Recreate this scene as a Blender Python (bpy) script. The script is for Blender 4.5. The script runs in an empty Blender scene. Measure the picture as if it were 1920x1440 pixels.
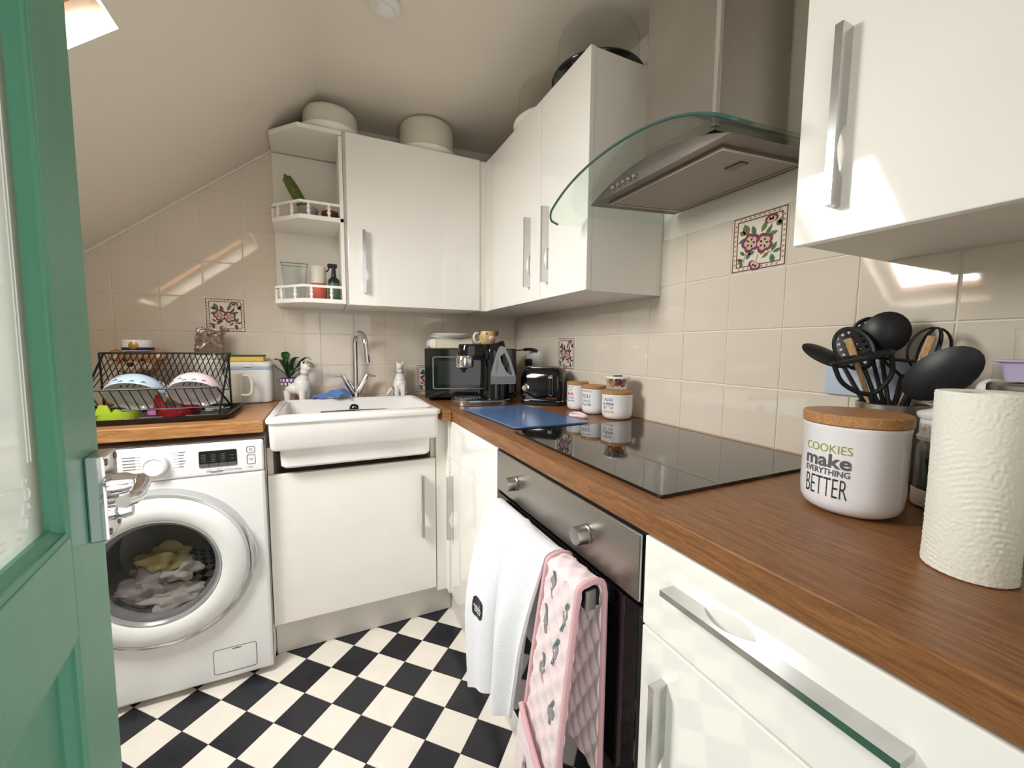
import bpy, bmesh, math, random
from mathutils import Vector, Matrix, noise
random.seed(7)
S = bpy.context.scene
COL = S.collection
PI = math.pi

# ---------------------------------------------------------------- camera, world, lights, exposure
CAM = dict(x=-1.0427, y=-2.1969, z=1.1628, yaw=24.902, pitch=-5.079, roll=0.405, f=759.94)
def make_camera():
    yw, pt, rl = [math.radians(CAM[k]) for k in ('yaw', 'pitch', 'roll')]
    fw = Vector((math.sin(yw)*math.cos(pt), math.cos(yw)*math.cos(pt), math.sin(pt)))
    rt = Vector((math.cos(yw), -math.sin(yw), 0)); up = rt.cross(fw)
    R = rt*math.cos(rl) + up*math.sin(rl); U = -rt*math.sin(rl) + up*math.cos(rl)
    cd = bpy.data.cameras.new('camera'); co = bpy.data.objects.new('camera', cd); COL.objects.link(co)
    cd.sensor_width = 36; cd.lens = 36*CAM['f']/1920; cd.clip_start = .01; cd.clip_end = 50
    m = Matrix((R, U, -fw)).transposed().to_4x4(); m.translation = (CAM['x'], CAM['y'], CAM['z'])
    co.matrix_world = m; S.camera = co
make_camera()
# sloping roof plane: z = SZ + SS*(x-SX);  skylight opening in it
SX, SZ, SS = -1.2231, 2.0527, .785
SA = math.atan(SS)
SK = dict(x0=-2.03, x1=-1.443, y0=-1.33, y1=-.92)
w = bpy.data.worlds.new('world'); S.world = w; w.use_nodes = True
bg = w.node_tree.nodes['Background']; bg.inputs[0].default_value = (1, .98, .985, 1); bg.inputs[1].default_value = 1.55
def sky_light():
    ld = bpy.data.lights.new('skylight_daylight', 'AREA'); ld.shape = 'RECTANGLE'
    L = (SK['x1']-SK['x0'])/math.cos(SA); Wd = SK['y1']-SK['y0']
    ld.size = L+.06; ld.size_y = Wd+.06; ld.energy = 46; ld.spread = 2.75; ld.color = (1, .98, .985)
    o = bpy.data.objects.new('skylight_daylight', ld); COL.objects.link(o)
    xm = (SK['x0']+SK['x1'])/2; zm = SZ+SS*(xm-SX); n = Vector((-math.sin(SA), 0, math.cos(SA)))
    c = Vector((xm, (SK['y0']+SK['y1'])/2, zm)) + n*.135
    u = Vector((math.cos(SA), 0, math.sin(SA))); v = n.cross(u)
    m = Matrix((u, v, n)).transposed().to_4x4(); m.translation = c; o.matrix_world = m
sky_light()
S.view_settings.view_transform = 'Standard'; S.view_settings.look = 'None'
S.view_settings.exposure = 0.0; S.view_settings.gamma = 1; S.view_settings.use_curve_mapping = False

# ---------------------------------------------------------------- materials
def lin(c):
    f = lambda v: v/12.92 if v <= .04045 else ((v+.055)/1.055)**2.4
    return tuple(f(x/255) for x in c)
MATS = {}
def mat(name, rgb, rough=.5, metal=0, var=0, vscale=8, bump=0, bscale=40, coat=0, trans=0, ior=1.45, alpha=1, stretch=None, spec=.5, rvar=0, emit=0, sss=0):
    m = bpy.data.materials.new(name); m.use_nodes = True; MATS[name] = m
    nt = m.node_tree; b = nt.nodes['Principled BSDF']; L = nt.links
    col = lin(rgb) + (1,)
    b.inputs['Base Color'].default_value = col; b.inputs['Roughness'].default_value = rough; b.inputs['Metallic'].default_value = metal
    b.inputs['Coat Weight'].default_value = coat; b.inputs['Coat Roughness'].default_value = .04
    b.inputs['Transmission Weight'].default_value = trans; b.inputs['IOR'].default_value = ior; b.inputs['Alpha'].default_value = alpha
    b.inputs['Specular IOR Level'].default_value = spec
    if emit: b.inputs['Emission Color'].default_value = col; b.inputs['Emission Strength'].default_value = emit
    g = nt.nodes.new('ShaderNodeNewGeometry'); mp = nt.nodes.new('ShaderNodeMapping'); L.new(g.outputs['Position'], mp.inputs[0])
    if stretch: mp.inputs['Scale'].default_value = stretch
    n = nt.nodes.new('ShaderNodeTexNoise'); n.inputs['Scale'].default_value = vscale; n.inputs['Detail'].default_value = 5; L.new(mp.outputs[0], n.inputs['Vector'])
    if var:
        r = nt.nodes.new('ShaderNodeValToRGB'); e = r.color_ramp.elements
        e[0].position = .3; e[1].position = .7
        e[0].color = tuple(max(0, x*(1-var)) for x in col[:3]) + (1,); e[1].color = tuple(min(1, x*(1+var*.6)) for x in col[:3]) + (1,)
        L.new(n.outputs['Fac'], r.inputs[0]); L.new(r.outputs[0], b.inputs['Base Color'])
    if rvar:
        mr = nt.nodes.new('ShaderNodeMapRange'); mr.inputs['To Min'].default_value = max(.02, rough-rvar); mr.inputs['To Max'].default_value = rough+rvar
        L.new(n.outputs['Fac'], mr.inputs[0]); L.new(mr.outputs[0], b.inputs['Roughness'])
    if bump:
        n2 = nt.nodes.new('ShaderNodeTexNoise'); n2.inputs['Scale'].default_value = bscale; n2.inputs['Detail'].default_value = 3; L.new(mp.outputs[0], n2.inputs['Vector'])
        bp = nt.nodes.new('ShaderNodeBump'); bp.inputs['Strength'].default_value = bump; bp.inputs['Distance'].default_value = .003
        L.new(n2.outputs['Fac'], bp.inputs['Height']); L.new(bp.outputs[0], b.inputs['Normal'])
    return m
def glassy(name, rgb, amount=.85, rough=.02):   # thin clear sheet: mostly straight-through, a mirror-like share by angle
    m = bpy.data.materials.new(name); m.use_nodes = True; MATS[name] = m; nt = m.node_tree
    nt.nodes.remove(nt.nodes['Principled BSDF']); out = nt.nodes['Material Output']
    t = nt.nodes.new('ShaderNodeBsdfTransparent'); t.inputs[0].default_value = lin(rgb)+(1,)
    gl = nt.nodes.new('ShaderNodeBsdfGlossy'); gl.inputs['Roughness'].default_value = rough
    lw = nt.nodes.new('ShaderNodeLayerWeight'); pw = nt.nodes.new('ShaderNodeMath'); pw.operation = 'POWER'; pw.inputs[1].default_value = 4; nt.links.new(lw.outputs['Facing'], pw.inputs[0])
    f = nt.nodes.new('ShaderNodeMapRange'); f.inputs['To Min'].default_value = .045; f.inputs['To Max'].default_value = .75; nt.links.new(pw.outputs[0], f.inputs[0])
    mx = nt.nodes.new('ShaderNodeMixShader'); nt.links.new(f.outputs[0], mx.inputs[0]); nt.links.new(t.outputs[0], mx.inputs[1]); nt.links.new(gl.outputs[0], mx.inputs[2])
    if amount < 1:
        d = nt.nodes.new('ShaderNodeBsdfDiffuse'); d.inputs[0].default_value = lin(rgb)+(1,)
        m2 = nt.nodes.new('ShaderNodeMixShader'); m2.inputs[0].default_value = 1-amount
        nt.links.new(mx.outputs[0], m2.inputs[1]); nt.links.new(d.outputs[0], m2.inputs[2]); nt.links.new(m2.outputs[0], out.inputs[0])
    else: nt.links.new(mx.outputs[0], out.inputs[0])
    return m
def wood(name, rgb1, rgb2, scale, rough=.3, fine=6):
    m = bpy.data.materials.new(name); m.use_nodes = True; MATS[name] = m; nt = m.node_tree; L = nt.links; b = nt.nodes['Principled BSDF']
    b.inputs['Roughness'].default_value = rough; b.inputs['Specular IOR Level'].default_value = .36
    g = nt.nodes.new('ShaderNodeNewGeometry'); mp = nt.nodes.new('ShaderNodeMapping'); mp.inputs['Scale'].default_value = scale; L.new(g.outputs['Position'], mp.inputs[0])
    n = nt.nodes.new('ShaderNodeTexNoise'); n.inputs['Scale'].default_value = fine; n.inputs['Detail'].default_value = 8; n.inputs['Distortion'].default_value = .6; L.new(mp.outputs[0], n.inputs['Vector'])
    n2 = nt.nodes.new('ShaderNodeTexNoise'); n2.inputs['Scale'].default_value = fine*4.5; n2.inputs['Detail'].default_value = 4; L.new(mp.outputs[0], n2.inputs['Vector'])
    r = nt.nodes.new('ShaderNodeValToRGB'); e = r.color_ramp.elements; e[0].position = .36; e[1].position = .66
    e[0].color = lin(rgb1)+(1,); e[1].color = lin(rgb2)+(1,); L.new(n.outputs['Fac'], r.inputs[0])
    r2 = nt.nodes.new('ShaderNodeValToRGB'); e = r2.color_ramp.elements; e[0].position = .38; e[1].position = .5; e[0].color = (.62, .55, .5, 1); e[1].color = (1, 1, 1, 1); L.new(n2.outputs['Fac'], r2.inputs[0])
    mu = nt.nodes.new('ShaderNodeMix'); mu.data_type = 'RGBA'; mu.blend_type = 'MULTIPLY'; mu.inputs[0].default_value = .55
    L.new(r.outputs[0], mu.inputs[6]); L.new(r2.outputs[0], mu.inputs[7]); L.new(mu.outputs[2], b.inputs['Base Color'])
    bp = nt.nodes.new('ShaderNodeBump'); bp.inputs['Strength'].default_value = .12; bp.inputs['Distance'].default_value = .001; L.new(n2.outputs['Fac'], bp.inputs['Height']); L.new(bp.outputs[0], b.inputs['Normal'])
    return m
mat('plaster', (238, 231, 218), .75, var=.04, vscale=3, bump=.12, bscale=60)
mat('ceiling_paint', (238, 229, 214), .7, var=.03, vscale=2, bump=.08, bscale=40)
mat('tile', (225, 213, 197), .045, var=.04, vscale=5, bump=.10, bscale=9, coat=.6)
mat('tile_white', (236, 226, 212), .12, var=.03, bump=.07, bscale=12, coat=.3)
mat('grout', (226, 217, 202), .8, var=.05)
mat('cream_gloss', (249, 245, 238), .05, var=.012, vscale=2, bump=.025, bscale=6, coat=.5)
mat('cream_satin', (247, 242, 234), .32, var=.02)
mat('cream_edge', (228, 218, 200), .4)
mat('carcass', (236, 231, 220), .45)
mat('white_satin', (238, 236, 232), .35)
mat('plinth', (226, 221, 214), .35, var=.06, vscale=9)
wood('oak_y', (122, 80, 48), (152, 104, 64), (26, 2.2, 26), .34)
wood('oak_x', (152, 104, 63), (186, 138, 88), (2.2, 26, 26), .3)
wood('bamboo', (168, 118, 74), (198, 150, 100), (14, 60, 60), .4)
wood('beech', (190, 150, 105), (214, 178, 134), (40, 40, 8), .5)
mat('steel', (182, 178, 172), .3, 1, var=.10, vscale=5, rvar=.06, bump=.02, bscale=200)
mat('steel_brushed', (170, 165, 158), .33, 1, var=.05, vscale=30, stretch=(1, 1, 30), rvar=.05)
mat('steel_dull', (128, 121, 114), .42, 1, var=.12, vscale=14)
mat('chrome', (225, 225, 228), .07, 1, bump=.02, bscale=30)
mat('handle_metal', (205, 205, 205), .17, 1, var=.08, vscale=30)
mat('black_gloss', (14, 14, 15), .07, coat=.3)
mat('hob_glass', (18, 17, 17), .035, spec=.75, coat=.4)
mat('black_plastic', (22, 22, 23), .38)
mat('black_rough', (26, 26, 27), .6)
mat('nylon', (28, 28, 30), .42, bump=.05, bscale=120)
mat('dark_void', (12, 11, 10), .9)
mat('green_paint', (86, 150, 122), .36, var=.05, vscale=6, bump=.10, bscale=90, stretch=(6, 6, 1))
mat('ceramic', (244, 241, 238), .10, var=.01, coat=.4)
mat('ceramic_sink', (243, 239, 236), .14, var=.02, coat=.3)
mat('enamel_white', (240, 238, 240), .12, coat=.4)
mat('washer_white', (240, 239, 238), .22, var=.01)
mat('washer_grey', (200, 200, 200), .3)
mat('silver_plastic', (205, 205, 206), .18, .6)
mat('print_black', (40, 38, 40), .5)
mat('print_grey', (95, 92, 95), .5)
mat('print_green', (150, 158, 62), .5)
mat('print_red', (196, 66, 62), .5)
mat('print_gold', (196, 168, 96), .5)
mat('print_blue', (70, 150, 205), .5)
mat('print_white', (225, 225, 225), .5)
mat('print_copper', (150, 82, 62), .4)
mat('decor_border', (112, 58, 52), .25)
mat('decor_box', (222, 196, 180), .2)
mat('decor_leaf', (84, 112, 84), .25, var=.2, vscale=120)
mat('decor_leaf2', (118, 122, 74), .25, var=.2, vscale=120)
mat('decor_petal', (128, 62, 82), .25, var=.2, vscale=160)
mat('decor_petal2', (212, 176, 172), .25)
mat('decor_core', (206, 188, 128), .25)
mat('decor_brown', (92, 76, 76), .25)
mat('floor_black', (38, 38, 44), .2, var=.25, vscale=9, rvar=.06, bump=.03, bscale=60)
mat('floor_white', (238, 230, 219), .22, var=.05, vscale=14, rvar=.06, bump=.03, bscale=60)
mat('board_blue', (86, 118, 166), .16, bump=.05, bscale=400)
mat('cloth_blue', (96, 130, 190), .9, bump=.5, bscale=500)
mat('cloth_white', (240, 239, 244), .95, bump=.6, bscale=420)
mat('cloth_pink', (241, 220, 222), .9, bump=.3, bscale=500)
mat('cloth_pink_dark', (222, 176, 180), .9, bump=.3, bscale=500)
mat('cloth_cream', (228, 220, 208), .95, bump=.4, bscale=200)
mat('cloth_yellow', (205, 186, 120), .95, bump=.4, bscale=200)
mat('cloth_rose', (200, 186, 184), .95, bump=.4, bscale=200)
mat('paper', (240, 237, 226), .9, var=.02)
mat('leaf', (44, 84, 40), .4, var=.3, vscale=40)
mat('cactus', (96, 112, 48), .6, var=.35, vscale=60, bump=.6, bscale=180)
mat('soil', (46, 34, 26), .9)
mat('pot_grey', (168, 166, 164), .5)
mat('terracotta', (112, 56, 44), .6)
mat('orange_label', (214, 108, 84), .45)
mat('green_label', (70, 110, 78), .45)
mat('bottle_dark', (24, 34, 36), .25)
mat('bowl_blue', (196, 220, 236), .2, coat=.3)
mat('bowl_pink', (238, 216, 226), .2, coat=.3)
mat('lime', (168, 190, 52), .35)
mat('red_glaze', (120, 22, 30), .18, coat=.4)
mat('pink_plastic', (212, 140, 190), .4)
mat('lilac', (196, 178, 216), .35)
mat('mint', (176, 206, 180), .35)
mat('box_blue', (178, 194, 214), .4)
mat('sponge_yellow', (230, 196, 92), .9, bump=.6, bscale=300)
mat('sponge_green', (62, 84, 60), .95, bump=.6, bscale=300)
mat('packet_brown', (128, 98, 84), .2, var=.2, vscale=40, bump=1, bscale=70, coat=1)
mat('bear_fur', (186, 130, 92), .6, var=.12, vscale=50)
mat('bear_light', (226, 200, 164), .6)
mat('navy', (40, 42, 84), .5)
mat('gold', (176, 140, 76), .35, .5)
mat('purple_glaze', (104, 66, 128), .2, coat=.3)
mat('jug_plastic', (232, 228, 212), .35)
mat('socket_white', (236, 236, 236), .3)
mat('socket_blue', (196, 208, 228), .3)
mat('mug_tan', (206, 174, 122), .35, var=.25, vscale=60)
mat('mug_brown', (96, 66, 44), .4)
mat('mug_cream', (236, 224, 200), .25)
mat('pig_pink', (232, 190, 196), .3)
mat('page', (232, 224, 200), .7, var=.1, vscale=60, stretch=(1, 1, 14))
mat('gilt', (214, 182, 96), .3, .7)
mat('mw_window', (40, 36, 36), .08, coat=.5)
mat('grey_trans', (120, 122, 124), .25)
mat('grey_trans_light', (146, 148, 150), .3)
mat('rack_black', (20, 20, 22), .35)
mat('fruit_orange', (224, 140, 60), .5, var=.25, vscale=60)
mat('fruit_red', (170, 56, 52), .4)
mat('fruit_plum', (96, 44, 62), .4)
mat('filter_mesh', (182, 174, 162), .5, .25, bump=.3, bscale=500)
mat('timber', (170, 120, 76), .5)
mat('oven_glass', (14, 12, 12), .045, spec=.7)
mat('drum', (150, 150, 152), .3, .7)
mat('dome_white', (226, 219, 205), .4)
glassy('glass_clear', (250, 252, 251), 1)
glassy('glass_green', (248, 253, 250), 1)
mat('glass_edge', (62, 92, 84), .1)
glassy('glass_door', (236, 237, 232), .55, .06)
_nt = MATS['glass_door'].node_tree; _d = next(n for n in _nt.nodes if n.type == 'BSDF_DIFFUSE'); _t = _nt.nodes.new('ShaderNodeBsdfTranslucent'); _t.inputs[0].default_value = (.93, .94, .92, 1); _nt.links.new(_t.outputs[0], _d.outputs[0].links[0].to_socket)   # etched glass lets daylight through
glassy('glass_dome', (254, 254, 253), .985, .05)
glassy('glass_smoke', (196, 196, 198), 1, .03)
glassy('glass_jar', (250, 252, 251), .98)

# ---------------------------------------------------------------- mesh helpers
def link(name, me, m=None, parent=None, smooth=False):
    o = bpy.data.objects.new(name, me); COL.objects.link(o)
    if m is not None:
        for k in (m if isinstance(m, (list, tuple)) else [m]): me.materials.append(MATS[k])
    if smooth:
        me.polygons.foreach_set('use_smooth', [True]*len(me.polygons))
        try: me.set_sharp_from_angle(angle=math.radians(38))
        except Exception: pass
    if parent is not None: o.parent = parent
    return o
def off(parent, p):      # world-given vertices become local to the thing they belong to
    q = parent; t = Vector((0, 0, 0)); root = None
    while q is not None: t += q.location; root = q; q = q.parent
    return t if root is not None and root.get('_w') else Vector((0, 0, 0))
def from_bm(name, bm, m, parent=None, smooth=False, world=True):
    bmesh.ops.recalc_face_normals(bm, faces=bm.faces)
    me = bpy.data.meshes.new(name); bm.to_mesh(me); bm.free()
    if world:
        t = off(parent, None)
        if t.length: me.transform(Matrix.Translation(-t))
    return link(name, me, m, parent, smooth)
def thing(name, loc, label=None, cat=None, group=None, rotz=0, world=True, kind=None):
    o = bpy.data.objects.new(name, None); COL.objects.link(o); o.location = loc; o.rotation_euler = (0, 0, rotz); o.empty_display_size = .05
    if world and not rotz: o['_w'] = 1
    return tag(o, label, cat, group, kind)
def tag(o, label=None, cat=None, group=None, kind=None):
    if label: o['label'] = label
    if cat: o['category'] = cat
    if group: o['group'] = group
    if kind: o['kind'] = kind
    return o
def bbox(bm, x0, x1, y0, y1, z0, z1, bev=0, seg=1, mi=0):
    n0 = set(bm.faces)
    g = bmesh.ops.create_cube(bm, size=1)
    for v in g['verts']: v.co = Vector(((x0+x1)/2+v.co.x*(x1-x0), (y0+y1)/2+v.co.y*(y1-y0), (z0+z1)/2+v.co.z*(z1-z0)))
    if bev:
        es = list({e for v in g['verts'] for e in v.link_edges})
        bmesh.ops.bevel(bm, geom=es, offset=bev, segments=seg, affect='EDGES', profile=.5)
    for f in bm.faces:
        if f not in n0: f.material_index = mi
    return bm
def box(name, x0, x1, y0, y1, z0, z1, m, parent=None, bev=0, seg=1, smooth=None):
    return from_bm(name, bbox(bmesh.new(), x0, x1, y0, y1, z0, z1, bev, seg), m, parent, smooth=bool(smooth))
def prism(name, poly, axis, lo, hi, m, parent=None, bev=0, seg=2, smooth=False):
    """poly in the two other axes (cyclic order kept: x->(y,z), y->(x,z), z->(x,y)), extruded lo..hi"""
    bm = bmesh.new()
    def P(a, b, t): return {'x': (t, a, b), 'y': (a, t, b), 'z': (a, b, t)}[axis]
    A = [bm.verts.new(P(a, b, lo)) for a, b in poly]; B = [bm.verts.new(P(a, b, hi)) for a, b in poly]
    n = len(poly)
    bm.faces.new(A); bm.faces.new(B[::-1])
    for i in range(n): bm.faces.new((A[i], B[i], B[(i+1) % n], A[(i+1) % n]))
    if bev:
        es = [e for e in bm.edges if (e.verts[0] in A) == (e.verts[1] in A)]
        bmesh.ops.bevel(bm, geom=es, offset=bev, segments=seg, affect='EDGES', profile=.5)
    return from_bm(name, bm, m, parent, smooth)
def rrect(x0, x1, y0, y1, r, n=5):
    out = []
    for cx, cy, a0 in ((x1-r, y1-r, 0), (x0+r, y1-r, 90), (x0+r, y0+r, 180), (x1-r, y0+r, 270)):
        for i in range(n+1):
            a = math.radians(a0+90*i/n); out.append((cx+r*math.cos(a), cy+r*math.sin(a)))
    return out
def bm_lathe(bm, prof, c=(0, 0, 0), seg=32, M=None, a0=0, a1=2*PI, mi=0, sx=1, sy=1):
    full = abs(a1-a0-2*PI) < 1e-6; k = seg if full else seg+1
    rings = []
    for r, z in prof:
        ring = []
        if r < 1e-6:
            v = bm.verts.new((0, 0, z)); ring = [v]*k
        else:
            for i in range(k):
                a = a0+(a1-a0)*i/seg; ring.append(bm.verts.new((r*sx*math.cos(a), r*sy*math.sin(a), z)))
        rings.append(ring)
    vs = {v for r in rings for v in r}
    for A, B in zip(rings, rings[1:]):
        for i in range(k if full else k-1):
            j = (i+1) % k
            q = []
            for v in (A[i], A[j], B[j], B[i]):
                if v not in q: q.append(v)
            if len(q) > 2:
                try: f = bm.faces.new(q); f.material_index = mi
                except ValueError: pass
    M = M if M is not None else Matrix.Translation(c)
    for v in vs: v.co = M @ v.co
    return bm
def lathe(name, prof, c, m, parent=None, seg=32, M=None, smooth=True, **kw):
    return from_bm(name, bm_lathe(bmesh.new(), prof, c, seg, M, **kw), m, parent, smooth)
def bm_tube(bm, pts, r, seg=8, closed=False, mi=0, caps=True):
    pts = [Vector(p) for p in pts]; n = len(pts); rs = r if isinstance(r, (list, tuple)) else [r]*n
    rings = []; prev = None
    for i, p in enumerate(pts):
        a = pts[(i-1) % n] if (closed or i > 0) else p; b = pts[(i+1) % n] if (closed or i < n-1) else p
        t = (b-a).normalized() if (b-a).length > 1e-9 else Vector((0, 0, 1))
        if prev is None:
            s = Vector((0, 0, 1)) if abs(t.z) < .9 else Vector((1, 0, 0)); u = t.cross(s).normalized()
        else:
            u = (prev-t*prev.dot(t)); u = u.normalized() if u.length > 1e-6 else t.orthogonal().normalized()
        prev = u; v = t.cross(u)
        rings.append([bm.verts.new(p+(u*math.cos(2*PI*k/seg)+v*math.sin(2*PI*k/seg))*rs[i]) for k in range(seg)])
    for i in range(n if closed else n-1):
        A, B = rings[i], rings[(i+1) % n]
        for k in range(seg):
            f = bm.faces.new((A[k], A[(k+1) % seg], B[(k+1) % seg], B[k])); f.material_index = mi
    if not closed and caps:
        for R_ in (rings[0], rings[-1]):
            f = bm.faces.new(R_); f.material_index = mi
    return bm
def tube(name, pts, r, m, parent=None, seg=8, closed=False, smooth=True):
    return from_bm(name, bm_tube(bmesh.new(), pts, r, seg, closed), m, parent, smooth)
def arc(c, r, a0, a1, n, u, v):
    c, u, v = Vector(c), Vector(u), Vector(v)
    return [c+u*(r*math.cos(math.radians(a0+(a1-a0)*i/n)))+v*(r*math.sin(math.radians(a0+(a1-a0)*i/n))) for i in range(n+1)]
def spline(pts, n=6):
    P = [Vector(p) for p in pts]; P = [P[0]*2-P[1]]+P+[P[-1]*2-P[-2]]; out = []
    for i in range(1, len(P)-2):
        for k in range(n):
            t = k/n; a, b, c, d = P[i-1:i+3]
            out.append(.5*((2*b)+(c-a)*t+(2*a-5*b+4*c-d)*t*t+(3*b-a-3*c+d)*t**3))
    return out+[P[-2]]
def blob(name, c, r, m, parent=None, sub=3, amp=0, fr=6, seed=0, M=None):
    bm = bmesh.new(); bmesh.ops.create_icosphere(bm, subdivisions=sub, radius=1)
    for v in bm.verts:
        d = 1+amp*noise.noise(v.co*fr+Vector((seed*7.3, seed, 1)))*1.0
        v.co = Vector((v.co.x*r[0], v.co.y*r[1], v.co.z*r[2]))*d
        if M is not None: v.co = M @ v.co
        v.co += Vector(c)
    return from_bm(name, bm, m, parent, True)
def sheet(name, fn, nu, nv, m, parent=None, th=.003, smooth=True, mi=None):
    """grid surface fn(u,v)->point, thickened along its normal"""
    P = [[Vector(fn(i/nu, j/nv)) for j in range(nv+1)] for i in range(nu+1)]
    bm = bmesh.new(); A = []; B = []
    for i in range(nu+1):
        ra, rb = [], []
        for j in range(nv+1):
            du = P[min(i+1, nu)][j]-P[max(i-1, 0)][j]; dv = P[i][min(j+1, nv)]-P[i][max(j-1, 0)]
            n = du.cross(dv); n = n.normalized() if n.length > 1e-12 else Vector((0, 0, 1))
            ra.append(bm.verts.new(P[i][j]+n*th/2)); rb.append(bm.verts.new(P[i][j]-n*th/2))
        A.append(ra); B.append(rb)
    for i in range(nu):
        for j in range(nv):
            k = mi(i/nu, j/nv) if mi else 0
            f = bm.faces.new((A[i][j], A[i+1][j], A[i+1][j+1], A[i][j+1])); f.material_index = k
            f = bm.faces.new((B[i][j], B[i][j+1], B[i+1][j+1], B[i+1][j])); f.material_index = k
    for i in range(nu):
        bm.faces.new((A[i][0], B[i][0], B[i+1][0], A[i+1][0])); bm.faces.new((A[i][nv], A[i+1][nv], B[i+1][nv], B[i][nv]))
    for j in range(nv):
        bm.faces.new((A[0][j], A[0][j+1], B[0][j+1], B[0][j])); bm.faces.new((A[nu][j], B[nu][j], B[nu][j+1], A[nu][j+1]))
    return from_bm(name, bm, m, parent, smooth)
_TC = {}
def text_data(body, offset=0):
    k = (body, offset)
    if k not in _TC:
        cu = bpy.data.curves.new('lettering', 'FONT'); cu.body = body; cu.size = 1; cu.align_x = 'CENTER'; cu.resolution_u = 3; cu.offset = offset
        o = bpy.data.objects.new('lettering', cu); COL.objects.link(o); bpy.context.view_layer.update()
        me = bpy.data.meshes.new_from_object(o.evaluated_get(bpy.context.evaluated_depsgraph_get()))
        _TC[k] = ([v.co.copy() for v in me.vertices], [list(p.vertices) for p in me.polygons])
        bpy.data.objects.remove(o); bpy.data.curves.remove(cu); bpy.data.meshes.remove(me)
    return _TC[k]
def lettering(body, fn, width, height, m, parent=None, offset=0, name='lettering'):
    """flat print: letters scaled into width x height, each vertex placed by fn(u, v) (u across, v up, metres from the centre)"""
    V, F = text_data(body, offset)
    xs = [v.x for v in V]; ys = [v.y for v in V]; w0 = max(xs)-min(xs); h0 = max(ys)-min(ys); cx = (max(xs)+min(xs))/2; cy = (max(ys)+min(ys))/2
    me = bpy.data.meshes.new(name)
    P = [Vector(fn((v.x-cx)/w0*width, (v.y-cy)/h0*height)) for v in V]
    t = off(parent, None); me.from_pydata([p-t for p in P], [], F); me.update()
    return link(name, me, m, parent)
# ---------------------------------------------------------------- the room
def struct(o, label=None): o['kind'] = 'structure'; (label and o.__setitem__('label', label)); return o
def slopez(x): return SZ+SS*(x-SX)
RX = -1.03; RZ = slopez(RX)                    # where the roof slope turns into the flat ceiling
floor = struct(box('floor', -2.25, .1, -2.6, .1, -.06, -.004, 'grout'))
wall_back = struct(box('wall_back', -2.25, .1, .0028, .1, -.06, 2.42, 'plaster'))
wall_right = struct(box('wall_right', .0028, .1, -2.6, .1, -.06, 2.42, 'plaster'))
wall_left = struct(box('wall_left', -2.25, -2.15, -2.6, .1, -.06, 1.42, 'plaster'))
bm = bmesh.new(); bbox(bm, -2.25, -1.235, -2.33, -2.235, -.06, 2.42); bbox(bm, -1.235, -.585, -2.33, -2.235, 2.02, 2.42); bbox(bm, -.585, .1, -2.33, -2.235, -.06, 2.42)
wall_rear = struct(from_bm('wall_rear', bm, 'plaster'))
bm = bmesh.new()
A = [(RX, RZ), (.1, RZ+.04), (.1, RZ+.14), (RX-.06, RZ+.1)]
ceiling = struct(prism('ceiling', A, 'y', -2.6, .1, 'ceiling_paint'))
def slope_pt(s, y, h): # s metres up the slope from x=-2.25, h out of the room
    n = Vector((-math.sin(SA), 0, math.cos(SA))); return Vector((-2.25+s*math.cos(SA), y, slopez(-2.25)+s*math.sin(SA)))+n*h
def slope_block(bm, s0, s1, y0, y1, h0, h1, mi=0):
    P = [slope_pt(s, y, h) for s in (s0, s1) for y in (y0, y1) for h in (h0, h1)]; V = [bm.verts.new(p) for p in P]
    for q in ((0, 1, 3, 2), (4, 6, 7, 5), (0, 4, 5, 1), (2, 3, 7, 6), (0, 2, 6, 4), (1, 5, 7, 3)):
        f = bm.faces.new([V[i] for i in q]); f.material_index = mi
sx = lambda x: (x+2.25)/math.cos(SA)
s0, s1 = sx(SK['x0']), sx(SK['x1']); sE = sx(RX)
bm = bmesh.new()
slope_block(bm, 0, s0, -2.6, .1, 0, .12); slope_block(bm, s1, sE+.02, -2.6, .1, 0, .12)
slope_block(bm, s0, s1, -2.6, SK['y0'], 0, .12); slope_block(bm, s0, s1, SK['y1'], .1, 0, .12)
struct(from_bm('ceiling_slope', bm, 'ceiling_paint'), 'sloping white attic ceiling with a skylight opening')
win = thing('window_1', slope_pt((s0+s1)/2, (SK['y0']+SK['y1'])/2, .1), 'small white framed skylight in the sloping ceiling', None, kind='structure')
bm = bmesh.new()
for a in ((s0, s0+.045, SK['y0'], SK['y1']), (s1-.045, s1, SK['y0'], SK['y1']), (s0+.045, s1-.045, SK['y0'], SK['y0']+.04), (s0+.045, s1-.045, SK['y1']-.04, SK['y1'])):
    slope_block(bm, *a, .075, .118)
from_bm('window_frame', bm, 'timber', win)
bm = bmesh.new(); slope_block(bm, s0+.045, s1-.045, SK['y0']+.04, SK['y1']-.04, .094, .098)
from_bm('pane', bm, 'glass_clear', win)
# thin plaster bead where tiles meet the slope
bm = bmesh.new(); bm_tube(bm, [(-2.15, -.002, slopez(-2.15)-.006), (-1.2, -.002, slopez(-1.2)-.006)], .006, 6)
struct(from_bm('trim_1', bm, 'plaster', None, True))

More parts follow.
